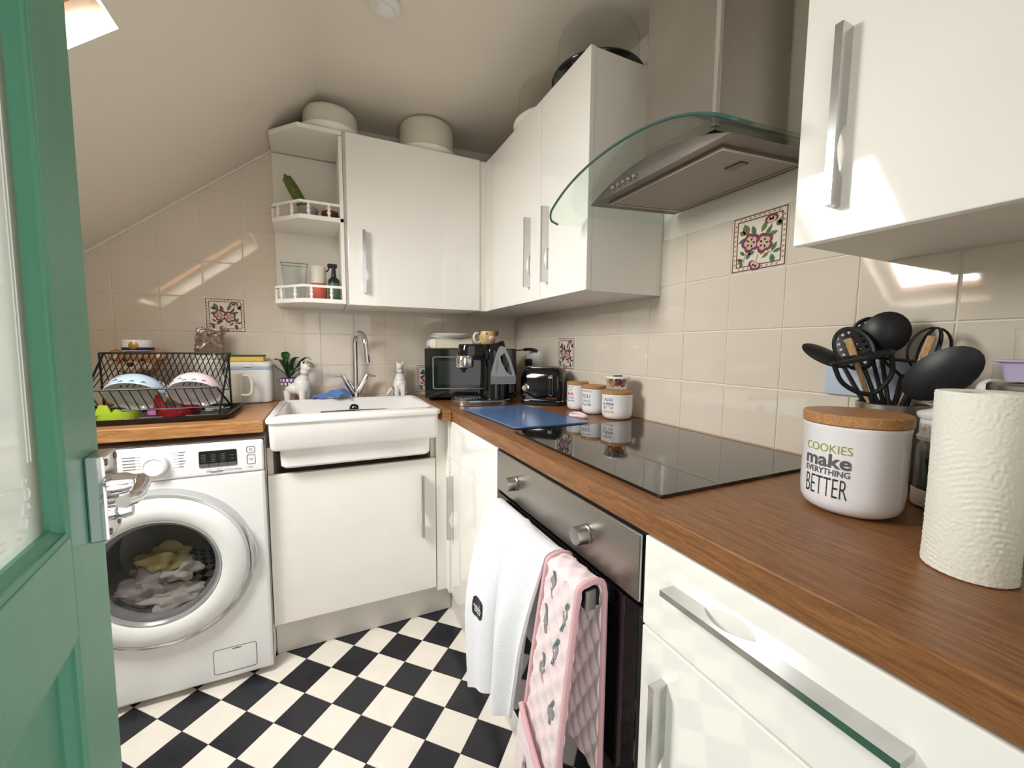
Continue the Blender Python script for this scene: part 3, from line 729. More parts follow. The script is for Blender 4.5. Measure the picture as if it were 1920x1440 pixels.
# washing inside the drum
for nm, p, r, m, sd, lb in (('laundry_cloth', (-1.595, -.55, .375), (.060, .04, .055), 'cloth_rose', 1, 'crumpled pale rose cloth in the washing machine drum'), ('laundry_cloth', (-1.515, -.56, .330), (.085, .04, .035), 'cloth_cream', 2, 'cream cloth lying lowest in the washing machine drum'),
                        ('laundry_cloth', (-1.545, -.545, .455), (.055, .035, .045), 'cloth_yellow', 3, 'crumpled yellow cloth in the washing machine drum'), ('laundry_cloth', (-1.500, -.55, .415), (.05, .04, .035), 'cloth_cream', 4, 'cream cloth folded below the yellow cloth in the drum')):
    tag(blob(nm, p, r, m, None, 4, .75, 1.9, sd), lb, 'laundry', 'laundry in the washing machine')

# ---------------------------------------------------------------- sink, waste, tap
sk = thing('butler_sink', (-.93, -.38, .80), 'deep white ceramic butler sink with a rounded rim', 'sink')
def ring_loft(name, rings, m, parent, smooth=True, close_last=True):
    bm = bmesh.new(); R_ = [[bm.verts.new(p) for p in r] for r in rings]; n = len(R_[0])
    for A, B in zip(R_, R_[1:]):
        for i in range(n): bm.faces.new((A[i], A[(i+1) % n], B[(i+1) % n], B[i]))
    if close_last: bm.faces.new(R_[-1])
    return from_bm(name, bm, m, parent, smooth)
def rr3(x0, x1, y0, y1, r, z, n=6): return [(x, y, z) for x, y in rrect(x0, x1, y0, y1, r, n)]
X0, X1, Y0, Y1 = -1.229, -.6265, -.648, -.120
ring_loft('basin', [rr3(X0+.046, X1-.046, Y0+.046, Y1-.03, .02, .736), rr3(X0+.038, X1-.038, Y0+.038, Y1-.022, .025, .744), rr3(X0+.036, X1-.036, Y0+.036, Y1-.02, .025, .805), rr3(X0+.016, X1-.016, Y0+.016, Y1-.012, .02, .806), rr3(X0+.010, X1-.010, Y0+.010, Y1-.01, .022, .816), rr3(X0+.008, X1-.008, Y0+.008, Y1-.008, .022, .900), rr3(X0+.002, X1-.002, Y0+.002, Y1-.002, .022, .903), rr3(X0, X1, Y0, Y1, .024, .910), rr3(X0+.002, X1-.002, Y0+.002, Y1-.002, .023, .918), rr3(X0+.010, X1-.010, Y0+.010, Y1-.010, .02, .922),
    rr3(X0+.028, X1-.020, Y0+.085, Y1-.018, .03, .921), rr3(X0+.033, X1-.026, Y0+.091, Y1-.024, .03, .915), rr3(X0+.040, X1-.036, Y0+.098, Y1-.03, .035, .80), rr3(X0+.06, X1-.06, Y0+.12, Y1-.05, .04, .765), rr3(-.99, -.87, -.40, -.30, .03, .760)], 'ceramic_sink', sk)
lathe('strainer', [(0, 0), (.036, 0), (.040, .004), (.036, .007), (.028, .004), (.012, .004), (.009, .014), (0, .015)], (-.93, -.345, .761), 'chrome', sk, 32)
lathe('overflow', [(0, 0), (.020, 0), (.022, .003), (.019, .006), (.010, .005), (.008, .009), (0, .010)], None, 'chrome', sk, 28, Matrix.Translation((-.919, -.146, .872)) @ Matrix.Rotation(PI/2, 4, 'X'))
t = thing('baking_tray', (-.92, -.31, .765), 'black baking tray standing on edge inside the white sink', 'tray')
prism('tray', [(-1.06, .769), (-1.06, .884), (-.95, .884), (-.80, .882), (-.76, .877), (-.76, .769)], 'y', -.312, -.300, 'black_plastic', t)
prism('rolled_rim', [(-1.062, .8842), (-1.062, .8875), (-.95, .8885), (-.80, .886), (-.77, .881), (-.77, .879)], 'y', -.316, -.296, 'black_gloss', t)
tp = thing('mixer_tap', (-.905, -.072, .91), 'chrome gooseneck mixer tap with two lever handles behind the sink', 'tap')
lathe('base', [(0, 0), (.027, 0), (.027, .006), (.022, .010), (.018, .03), (0, .03)], (-.905, -.072, .9105), 'chrome', tp, 32)
ty = -.072
sp_pts = [(-.905, ty, .92), (-.903, ty, 1.05), (-.903, ty, 1.175)]+[(-.903+.046*(1-math.cos(t)) * .42, ty-.052*(1-math.cos(t)), 1.175+.054*math.sin(t)) for t in [PI*k/14 for k in range(1, 15)]]
e = Vector(sp_pts[-1]); sp_pts += [e+Vector((.004, -.004, -.03)), e+Vector((.007, -.007, -.085))]
tube('spout', sp_pts, [.0125]*(len(sp_pts)-2)+[.0125, .0120], 'chrome', tp, 16)
for s, lev in ((-1, (-1.030, ty, 1.022)), (1, (-.808, ty, 1.018))):
    a = Vector((-.905+s*.004, ty, .925)); b = Vector((-.905+s*.043, ty, 1.000)); c_ = Vector((-.905+s*.056, ty, 1.026))
    br = tube('valve_body', [a, b, b+(c_-b)*.05], [.0145, .0135, .012], 'chrome', tp, 16); tube('valve_cap', [b+(c_-b)*.1, c_], [.0125, .011], 'chrome', br, 16)
    tube('lever', [c_-Vector((s*.004, 0, .004)), Vector((c_.x+s*.01, ty, c_.z-.004)), Vector(lev)], [.006, .0058, .0042], 'chrome', br, 10)

# ---------------------------------------------------------------- green door standing open
E0 = Vector((-1.2869, -1.5666, 0)); DU = Vector((-.153, .988, 0)).normalized(); DN = Vector((.988, .153, 0)).normalized()
DW = .655
door = thing('door_1', tuple(E0-DU*(DW+.030)), 'green painted panel door with a glazed upper half standing open', None, kind='structure', world=False)
door.rotation_euler = (0, math.radians(1.6), math.atan2(DU.y, DU.x))  # local x runs hinge -> lock edge, local -y is the room face seen
def dbox(name, u0, u1, z0, z1, d0, d1, m, parent=door, bev=.0015):   # u measured back from the lock edge (negative), d depth behind the seen face
    bm = bbox(bmesh.new(), DW+u0, DW+u1, d0, d1, z0, z1, bev, 2); return from_bm(name, bm, m, parent, world=False)
TH = .040
dbox('lock_stile', -.107, 0, .012, 1.98, 0, TH, 'green_paint'); dbox('hinge_stile', -DW, -DW+.107, .012, 1.98, 0, TH, 'green_paint')
dbox('lock_rail', -DW+.107, -.107, .892, .994, 0, TH, 'green_paint'); dbox('top_rail', -DW+.107, -.107, 1.87, 1.98, 0, TH, 'green_paint'); dbox('bottom_rail', -DW+.107, -.107, .012, .22, 0, TH, 'green_paint')
dbox('lower_panel', -DW+.107, -.107, .22, .892, .014, .026, 'green_paint', bev=0)
def moulding(name, u0, u1, z0, z1, wd, d0, d1):  # sloped bead round an opening
    bm = bmesh.new(); O = [(u0, z0), (u1, z0), (u1, z1), (u0, z1)]; I = [(u0+wd, z0+wd), (u1-wd, z0+wd), (u1-wd, z1-wd), (u0+wd, z1-wd)]; M_ = [(u0+wd*.4, z0+wd*.4), (u1-wd*.4, z0+wd*.4), (u1-wd*.4, z1-wd*.4), (u0+wd*.4, z1-wd*.4)]
    O_ = [(u0-.006, z0-.006), (u1+.006, z0-.006), (u1+.006, z1+.006), (u0-.006, z1+.006)]
    R_ = [[bm.verts.new((DW+a, d, b)) for a, b in q] for q, d in ((O_, .004), (O, d0+.002), (M_, d0+(d1-d0)*.25), (M_, d0+(d1-d0)*.5), (I, d1), (I, d1+.004), (O, d1+.004))]
    for A, B in zip(R_, R_[1:]):
        for i in range(4): bm.faces.new((A[i], A[(i+1) % 4], B[(i+1) % 4], B[i]))
    return from_bm(name, bm, 'green_paint', door, world=False)
moulding('glazing_bead', -DW+.107, -.107, .994, 1.87, .012, -.001, .010); moulding('panel_moulding', -DW+.107, -.107, .22, .892, .014, -.001, .012)
pane = dbox('glass_pane', -DW+.112, -.112, .999, 1.865, .0145, .0185, 'glass_door', bev=0)
# etched scroll and border lines in the glass
mat('etch', (236, 238, 236), .7)
bm = bmesh.new(); dy = .0140
def dl(P, r): bm_tube(bm, [(DW+u, dy, z) for u, z in P], r, 4)
for o_ in (.014, .020): dl([(-.119-o_, 1.86), (-.119-o_, 1.075)], .0005); dl([(-.19, 1.003+o_), (-.52, 1.003+o_)], .0005)
for cx, cz, r, a0, a1 in ((-.150, 1.036, .0065, 0, 300), (-.146, 1.049, .005, 120, 420), (-.156, 1.026, .0055, -60, 240), (-.150, 1.060, .004, 0, 270), (-.166, 1.020, .004, 90, 330)):
    dl([(cx+r*math.cos(math.radians(a0+(a1-a0)*k/12)), cz+r*math.sin(math.radians(a0+(a1-a0)*k/12))) for k in range(13)], .0008)
from_bm('etched_scroll', bm, 'etch', pane, world=False)
hp = from_bm('handle_plate', bbox(bmesh.new(), DW-.058, DW-.004, -.016, -.0002, .966, 1.060, .002, 2), 'chrome', door, world=False)
for u, z in ((-.050, 1.052), (-.012, 1.052), (-.050, .974), (-.012, .974)):
    lathe('screw', [(0, 0), (.0042, 0), (.0035, .0012), (0, .0014)], None, 'steel_dull', hp, 12, Matrix.Translation((DW+u, -.016, z)) @ Matrix.Rotation(PI/2, 4, 'X'))
bm = bmesh.new(); lz = 1.022; uu = DW-.030
bm_lathe(bm, [(0, 0), (.013, 0), (.012, .012), (.009, .018), (.0085, .028), (0, .03)], M=Matrix.Translation((uu, -.016, lz)) @ Matrix.Rotation(PI/2, 4, 'X'), seg=20)
bm_tube(bm, spline([(uu, -.040, lz), (uu-.02, -.044, lz+.001), (uu-.06, -.045, lz-.002), (uu-.100, -.043, lz+.004)], 5), [.0085]*6+[.0075]*6+[.006]*4, 10)
from_bm('lever', bm, 'chrome', hp, True, world=False)
bm = bmesh.new(); bm_lathe(bm, [(0, 0), (.011, 0), (.011, .010), (.009, .016), (0, .016)], M=Matrix.Translation((uu, -.016, lz-.030)) @ Matrix.Rotation(PI/2, 4, 'X'), seg=16); from_bm('latch_knob', bm, 'chrome', hp, True, world=False)
# ceiling fitting
cf = thing('ceiling_fitting', (-.84, -.815, 2.203), 'round white ceiling fitting above the kitchen floor', 'ceiling fitting')
zc_ = RZ+.04*(-.84-RX)/(1.13)
lathe('rim', [(0, 0), (.040, 0), (.046, -.004), (.046, -.010), (.041, -.016), (.034, -.018), (0, -.018)], (-.84, -.815, zc_-.0005), 'white_satin', cf, 40)
lathe('cap', [(.030, 0), (.028, -.008), (.018, -.012), (0, -.013)], (-.84, -.815, zc_-.0187), 'white_satin', cf, 32)
# ================================================================ loose things
CT = .9102   # counter top
# ---------------------------------------------------------------- things on the wall cabinets
def cake_box(c, r, zt, lid, base, label, ro=.012):
    z = T_+.0015
    t = thing('cake_carrier', (c[0], c[1], z), label, 'cake box', 'cake boxes on the wall cabinets')
    lathe('base', [(0, 0), (r*.82, 0), (r*.93, .005), (r*1.03, .020), (r*1.05, .026), (r*1.04, .031), (r*.97, .030), (r*.94, .018), (0, .016)], (c[0], c[1], z), base, t, 56)
    h = zt-z
    lathe('lid', [(r*.955, .0325), (r*.955, .036), (r*.93, .038), (r*.91, h-.02), (r*.87, h-.006), (r*.82, h), (0, h)], (c[0], c[1], z), lid, t, 56)
cake_box((-.985, -.180), .119, 2.163, 'dome_white', 'cream_satin', 'low cream cake box above the open corner shelves')
cake_box((-.560, -.158), .138, 2.212, 'dome_white', 'cream_satin', 'tall cream cake box on the cabinet over the sink')
cake_box((-.155, -.655), .150, 2.214, 'glass_dome', 'cream_satin', 'clear domed cake box with a cream base')
cake_box((-.160, -.975), .149, 2.215, 'glass_dome', 'black_gloss', 'clear domed cake box with a black base')
# ---------------------------------------------------------------- open shelf contents
z = SH[1]+.0185
t = thing('potted_cactus', (-1.085, -.16, z), 'leaning green cactus in a grey pot on the open shelf', 'plant')
lathe('pot', [(0, 0), (.033, 0), (.039, .05), (.041, .05), (.041, .062), (.037, .062), (.036, .052), (0, .052)], (-1.085, -.16, z), 'pot_grey', t, 28)
lathe('soil', [(0, 0), (.035, 0), (.0, .004)], (-1.085, -.16, z+.0535), 'soil', t, 20)
P = spline([(-1.098, -.16, z+.055), (-1.120, -.160, z+.10), (-1.147, -.16, z+.15), (-1.170, -.158, z+.190)], 6)
bm = bmesh.new(); bm_tube(bm, P, [.019+.006*math.sin(PI*min(1, i/len(P)*1.0))-(.010 if i > len(P)-3 else 0)-(.004*i/len(P)) for i in range(len(P))], 12); cs = from_bm('stem', bm, 'cactus', t, True)
bm = bmesh.new()
for i, p in enumerate(P):
    for k in range(8):
        a = k*PI/4+i*.4; d = Vector((math.cos(a), math.sin(a)*.9, .3*math.cos(a))).normalized(); q = p+d*.021; bm_tube(bm, [q, q+d*.004], [.0006, .0001], 3)
o = from_bm('spines', bm, 'cream_edge', t); o['kind'] = 'stuff'
t = thing('plant_pot', (-.998, -.17, z), 'small empty terracotta pot on the open shelf', 'plant pot')
lathe('pot', [(0, 0), (.022, 0), (.030, .040), (.034, .040), (.034, .054), (.030, .054), (.028, .042), (.02, .006), (0, .006)], (-.998, -.17, z), 'terracotta', t, 28)
z = SH[0]+.0185
t = thing('glass_vase', (-1.146, -.155, z), 'clear tapered glass vase on the lowest open shelf', 'vase')
ring_loft('vessel', [[(x, y, z) for x, y in rrect(-1.146-w_, -1.146+w_, -.155-w_*.7, -.155+w_*.7, .006)] for w_, z in ((.037, z), (.052, z+.155), (.0495, z+.155), (.035, z+.008))], 'glass_jar', t, False)
bm = bmesh.new(); bm_tube(bm, [(x, y, z+.155) for x, y in rrect(-1.146-.051, -1.146+.051, -.155-.0357, -.155+.0357, .006)], .0016, 5, True); from_bm('rim', bm, 'glass_edge', t, True)
t = thing('storage_jar', (-1.053, -.165, z), 'clear jar with a ribbed coral orange lower half', 'jar')
lathe('sleeve', [(0, 0)]+[(.031+(.0012 if k % 2 else 0), .002+.0) for k in range(1)]+[(.0325, .004), (.0325, .076), (.031, .078), (0, .078)], (-1.053, -.165, z), 'orange_label', t, 40)
bm = bmesh.new()
for k in range(30):
    a = 2*PI*k/30; bm_tube(bm, [(-1.053+.0328*math.cos(a), -.165+.0328*math.sin(a), z+.006), (-1.053+.0328*math.cos(a), -.165+.0328*math.sin(a), z+.075)], .0013, 5)
from_bm('ribs', bm, 'orange_label', t, True)
lathe('upper_glass', [(.031, .0785), (.031, .150), (.029, .153), (.0, .153)], (-1.053, -.165, z), 'dome_white', t, 32)
t = thing('spray_bottle', (-.991, -.185, z), 'dark spray bottle with a black trigger and green label', 'bottle')
lathe('bottle', [(0, 0), (.023, 0), (.0245, .006), (.0245, .085), (.021, .098), (.011, .108), (.010, .118), (0, .118)], (-.991, -.185, z), 'bottle_dark', t, 28)
lathe('paper_label', [(.0249, .010), (.0249, .080)], (-.991, -.185, z), 'green_label', t, 28, a0=PI*.9, a1=PI*2.05)
bm = bmesh.new(); bm_tube(bm, [(-.991, -.185, z+.112), (-.991, -.185, z+.150)], [.011, .008], 10); bbox(bm, -1.016, -.976, -.192, -.178, z+.148, z+.166, .003); bm_tube(bm, spline([(-1.008, -.185, z+.148), (-1.013, -.185, z+.138), (-1.022, -.187, z+.128)], 4), .003, 6); from_bm('trigger_head', bm, 'black_plastic', t, True)

# ---------------------------------------------------------------- dish rack corner
tr = thing('drip_tray', (-1.55, -.36, CT), 'black plastic drip tray under the wire dish rack', 'tray')
TX0, TX1, TY0, TY1 = -1.80, -1.345, -.545, -.215
ring_loft('tray', [rr3(TX0+.012, TX1-.012, TY0+.012, TY1-.012, .015, CT+.0005), rr3(TX0, TX1, TY0, TY1, .02, CT+.018), rr3(TX0+.003, TX1-.003, TY0+.003, TY1-.003, .019, CT+.020), rr3(TX0+.012, TX1-.012, TY0+.012, TY1-.012, .016, CT+.017), rr3(TX0+.02, TX1-.02, TY0+.02, TY1-.02, .014, CT+.005)], 'black_plastic', tr)
RXA, RXB = -1.775, -1.388; ZB = CT+.0065
rk = thing('dish_rack', (-1.58, -.36, ZB), 'folding black wire dish rack on the oak worktop', 'dish rack')
def wires(name, segs, r=.0022, m='rack_black'):
    bm = bmesh.new()
    for s_ in segs: bm_tube(bm, s_, r, 6)
    return from_bm(name, bm, m, rk, True)
fbot, btop = (-.455, ZB+.003), (-.214, 1.134)     # long panel: front foot to back top rail  (y, z)
bbot, ftop = (-.240, ZB+.003), (-.470, 1.018)     # short panel: back foot to front top rail
for x in (RXA, RXB):
    tube('frame_bar', [(x, *fbot), (x, *btop)], .0036, 'rack_black', rk, 8)
    tube('frame_bar', [(x, bbot[0], bbot[1]), (x, -.249, 1.134)], .0036, 'rack_black', rk, 8)
    tube('frame_bar', [(x, *bbot), (x, *ftop)], .0036, 'rack_black', rk, 8)
for y, z_ in (btop, ftop, fbot, bbot, (-.249, 1.134)): tube('rail', [(RXA, y, z_), (RXB, y, z_)], .0034, 'rack_black', rk, 8)
mid = lambda a, b, t: (a[0]+(b[0]-a[0])*t, a[1]+(b[1]-a[1])*t)
segs1, segs2 = [], []
N = 22
for i in range(N):
    x = RXA+(RXB-RXA)*(i+.5)/N
    a = mid(fbot, btop, .45); cl = lambda q: min(RXB, max(RXA, q)); segs1.append([(cl(x-.012), *a), (cl(x+.022), btop[0], btop[1])]); segs2.append([(cl(x+.022), -.249, .99), (cl(x-.012), -.249, 1.134)])
for q in segs1: wires('wire', [q], .0016)
for q in segs2: wires('wire', [q], .0016)
for i in range(16):
    x = RXA+(RXB-RXA)*(i+.5)/16; a = mid(bbot, ftop, .3)
    wires('wire', [[(min(RXB, x+.012), -.452, ZB+.03), (max(RXA, x-.010), *ftop)]], .0017)
tube('rail', [(RXA, -.452, ZB+.03), (RXB, -.452, ZB+.03)], .003, 'rack_black', rk, 8)
tube('rail', [(RXA, -.249, .99), (RXB, -.249, .99)], .0026, 'rack_black', rk, 8)
def bowl(c, r, outer, label):
    ax = Vector((.05, .66, .75)).normalized()   # foot points up and back, mouth down to the front
    q = Vector((0, 0, -1)).rotation_difference(ax).to_matrix().to_4x4(); M = Matrix.Translation(c) @ q
    t = thing('bowl', c, label, 'bowl', 'bowls drying in the rack')
    lathe('outside', [(r, 0), (r*.97, -.022), (r*.86, -.045), (r*.62, -.063), (r*.42, -.068), (r*.40, -.073), (0, -.073)], None, outer, t, 48, M)
    lathe('inside', [(r, 0), (r*.985, .001), (r*.965, -.001), (r*.93, -.022), (r*.82, -.042), (r*.58, -.058), (0, -.064)], None, 'ceramic', t, 48, M)
    bm = bmesh.new()
    for k in range(22):
        a = k*2.4; z_ = -.006-.050*((k*.37) % 1); PR_ = [(0, 1), (.022, .97), (.045, .86), (.063, .62), (.08, .5)]; i_ = max(q for q in range(4) if PR_[q][0] <= -z_); f_ = (-z_-PR_[i_][0])/(PR_[i_+1][0]-PR_[i_][0]); rr = r*(PR_[i_][1]*(1-f_)+PR_[i_+1][1]*f_); sl_ = r*(PR_[i_][1]-PR_[i_+1][1])/(PR_[i_+1][0]-PR_[i_][0]); nz_ = Vector((math.cos(a), math.sin(a), -sl_)).normalized(); ctr = Vector((rr*math.cos(a), rr*math.sin(a), z_))+nz_*.0012
        tt = Vector((-math.sin(a), math.cos(a), 0)); up = nz_.cross(tt).normalized()
        for dx, dz, w_ in ((0, 0, .004), (.005, .003, .003), (-.004, .002, .0025)):
            bm.faces.new([bm.verts.new(M @ (ctr+tt*(dx+w_*math.cos(j*PI/3))+up*(dz+w_*.6*math.sin(j*PI/3)))) for j in range(6)])
    from_bm('bee_print', bm, 'print_grey', t)
bowl((-1.640, -.385, .985), .083, 'bowl_blue', 'upturned pale blue patterned bowl in the dish rack')
bowl((-1.472, -.385, .988), .079, 'bowl_pink', 'upturned pale pink patterned bowl in the dish rack')
tz = CT+.0062
t = thing('plastic_dish', (-1.685, -.452, tz), 'lime green plastic dish standing in the drip tray', 'dish')
lathe('dish', [(0, 0), (.050, 0), (.055, .004), (.056, .028), (.052, .028), (.050, .008), (0, .006)], (-1.665, -.440, tz), 'lime', t, 36); prism('ear', [(-1.715, tz+.02), (-1.700, tz+.055), (-1.680, tz+.052), (-1.672, tz+.028), (-1.66, tz+.04), (-1.645, tz+.028)], 'y', -.478, -.470, 'lime', t)
t = thing('glazed_dish', (-1.50, -.42, tz), 'dark red glazed dish standing in the drip tray', 'dish')
lathe('dish', [(0, 0), (.056, 0), (.062, .005), (.064, .030), (.060, .030), (.056, .008), (0, .007)], (-1.515, -.405, tz), 'red_glaze', t, 36); prism('lug', [(-1.576, tz+.028), (-1.570, tz+.075), (-1.560, tz+.082), (-1.548, tz+.05), (-1.530, tz+.028)], 'y', -.440, -.430, 'red_glaze', t)
tag(lathe('plastic_pot', [(0, 0), (.020, 0), (.021, .022), (.019, .022), (.018, .004), (0, .004)], (-1.60, -.35, tz), 'pink_plastic', None, 24), 'small pink plastic pot behind the red dish', 'pot')
t = thing('fork', (-1.40, -.46, tz), 'steel fork lying in the drip tray', 'cutlery')
tube('handle', [(-1.38, -.33, tz+.010), (-1.405, -.40, tz+.013)], [.003, .0024], 'chrome', t, 6)
bm = bmesh.new(); bbox(bm, -1.437, -1.413, -.43, -.40, tz+.012, tz+.014); from_bm('head', bm, 'chrome', t)
t = thing('table_knife', (-1.58, -.50, tz), 'steel table knife lying in the drip tray', 'cutlery')
bm = bmesh.new(); bbox(bm, -1.56, -1.44, -.513, -.500, tz+.003, tz+.005); from_bm('blade', bm, 'chrome', t); tube('handle', [(-1.56, -.506, tz+.005), (-1.64, -.500, tz+.006)], [.004, .005], 'chrome', t, 8)
t = thing('spatula', (-1.37, -.30, tz), 'grey and black kitchen tool lying in the drip tray', 'utensil')
tube('shaft', [(-1.455, -.335, tz+.012), (-1.40, -.325, tz+.011)], [.008, .004], 'jug_plastic', t, 8); tube('grip', [(-1.40, -.325, tz+.011), (-1.372, -.318, tz+.010)], .0055, 'black_plastic', t, 8)
# bear shaped jar
bx, by = -1.705, -.125
t = thing('bear_jar', (bx, by, CT), 'brown bear ornament wearing a white sailor hat behind the dish rack', 'ornament')
lathe('body', [(0, 0), (.058, 0), (.066, .02), (.062, .075), (.046, .118), (.03, .13), (0, .13)], (bx, by, CT), 'ceramic', t, 36)
blob('head', (bx, by, 1.092), (.066, .056, .058), 'bear_fur', t)
blob('muzzle', (bx-.004, by-.052, 1.078), (.032, .022, .025), 'bear_light', t); blob('nose', (bx-.004, by-.073, 1.090), (.011, .008, .009), 'black_gloss', t, 2)
for s in (-1, 1):
    er = blob('ear', (bx+s*.066, by, 1.122), (.026, .016, .024), 'bear_fur', t); blob('inner_ear', (bx+s*.067, by-.011, 1.120), (.015, .008, .014), 'bear_light', er, 2)
    blob('cheek', (bx+s*.038, by-.036, 1.080), (.020, .016, .018), 'bear_light', t, 2); blob('eye', (bx+s*.026, by-.051, 1.108), (.005, .004, .006), 'black_gloss', t, 2)
    tube('arm', spline([(bx+s*.05, by-.01, 1.01), (bx+s*.085, by-.025, .985), (bx+s*.08, by-.045, .955)], 4), .018, 'ceramic', t, 12); blob('paw', (bx+s*.08, by-.050, .948), (.019, .018, .02), 'bear_fur', t, 2)
ht = lathe('sailor_hat', [(0, 0), (.045, 0), (.047, .004), (.048, .040), (.046, .044), (0, .046)], (bx+.002, by-.004, 1.140), 'ceramic', t, 36)
lathe('hat_band', [(.0477, .004), (.0484, .005), (.0486, .014), (.0478, .015)], (bx+.002, by-.004, 1.140), 'navy', ht, 36)
lathe('hat_badge', [(0, 0), (.015, 0), (.015, .003), (.012, .0045), (0, .005)], None, 'gold', ht, 24, Matrix.Translation((bx+.004, by-.052, 1.162)) @ Matrix.Rotation(PI/2, 4, 'X'))
bm = bmesh.new()
for s in (-1, 1): bm_tube(bm, [(bx, by-.058, 1.040), (bx+s*.03, by-.056, 1.046), (bx+s*.042, by-.050, 1.042)], [.005, .011, .008], 8)
from_bm('bow_tie', bm, 'navy', t, True)
# canister with packet
cx, cy = -1.492, -.075
t = thing('storage_canister', (cx, cy, CT), 'plain cream canister behind the measuring jug', 'canister'); lathe('body', [(0, 0), (.05, 0), (.053, .005), (.053, .19), (.050, .196), (.046, .198), (0, .198)], (cx, cy, CT), 'jug_plastic', t, 40); lathe('lid', [(0, .1985), (.053, .1985), (.054, .203), (.05, .212), (0, .213)], (cx, cy, CT), 'jug_plastic', t, 40)
pz = CT+.2135
t = thing('biscuit_packet', (cx, cy, pz), 'shiny brown plastic packet standing on the cream canister', 'packet')
bm = bmesh.new(); bmesh.ops.create_cube(bm, size=1); bmesh.ops.subdivide_edges(bm, edges=bm.edges, cuts=13, use_grid_fill=True)
for v in bm.verts:
    q = v.co.copy(); tpr = 1-.10*(q.z+.5); k = .008*noise.noise(Vector((q.x*5, q.y*5, q.z*6+3)))+.006*noise.noise(Vector((q.x*14, q.y*9, q.z*16)))
    v.co = Vector((cx+.005+q.x*.094*tpr+.010*(q.z+.5)+k, cy+q.y*.045*tpr+k, pz+.0005+(q.z+.5)*.112+(k if q.z > .4 else 0)-(.008*(q.x+.5) if q.z > .3 else 0)))
from_bm('wrapper', bm, 'packet_brown', t, True)
bm = bmesh.new(); bbox(bm, cx-.02, cx+.048, cy-.012, cy+.012, pz+.098, pz+.113); from_bm('folded_top', bm, 'page', t)
# measuring jug
cx, cy = -1.404, -.155
t = thing('measuring_jug', (cx, cy, CT), 'cloudy plastic measuring jug with dark scale marks', 'jug')
lathe('body', [(0, .002), (.036, .002), (.039, .006), (.047, .132), (.0485, .136), (.046, .137), (.044, .130), (.036, .010), (0, .008)], (cx, cy, CT), 'jug_plastic', t, 40)
P = spline([(cx+.042, cy-.008, CT+.128), (cx+.068, cy-.011, CT+.127), (cx+.079, cy-.012, CT+.105), (cx+.078, cy-.012, CT+.060), (cx+.066, cy-.011, CT+.045), (cx+.039, cy-.008, CT+.046)], 6)
tube('handle', P, .0065, 'jug_plastic', t, 10)
bm = bmesh.new()
for k in range(9):
    zz = CT+.025+k*.011; rr = .0385+.0085*(zz-CT-.006)/.126+.0006
    for a0, a1 in ((-125, -125+(16 if k % 2 else 9)), (-85, -85+(14 if k % 2 == 0 else 8))):
        for a in range(a0, a1, 4): bm.faces.new([bm.verts.new((cx+rr*math.cos(math.radians(q)), cy+rr*math.sin(math.radians(q)), zz+h)) for q, h in ((a, 0), (a+4, 0), (a+4, .0016), (a, .0016))])
from_bm('scale_print', bm, 'navy', t)
# white caddy with sponge
t = thing('tablet_caddy', (-1.345, -.075, CT), 'white plastic lidded caddy with a blue band beside the measuring jug', 'caddy')
bxr = lambda e, z_: rr3(-1.434+e, -1.258-e, -.107+e, -.004-e, .025, z_)
ring_loft('tub', [bxr(.012, CT+.0002), bxr(.004, CT+.006), bxr(0, CT+.14), bxr(.001, CT+.151)], 'washer_white', t); ring_loft('band', [bxr(-.001, CT+.1512), bxr(-.0015, CT+.153), bxr(-.0015, CT+.161), bxr(-.001, CT+.163)], 'box_blue', t)
ring_loft('lid', [bxr(.0, CT+.1632), bxr(-.0015, CT+.166), bxr(0, CT+.178), bxr(.008, CT+.184), bxr(.02, CT+.185)], 'washer_white', t)
box('catch', -1.362, -1.330, -.1105, -.1082, CT+.160, CT+.176, 'washer_white', t, .002, 2); box('slot', -1.361, -1.331, -.1112, -.1106, CT+.1605, CT+.1625, 'print_grey', t)
t = thing('sponge', (-1.35, -.08, CT+.1855), 'yellow sponge scourer with a green pad on the white caddy', 'sponge')
box('foam', -1.418, -1.285, -.098, -.028, CT+.1856, CT+.207, 'sponge_yellow', t, .004, 2); box('scouring_pad', -1.420, -1.283, -.099, -.027, CT+.2072, CT+.2135, 'sponge_green', t, .002, 1)

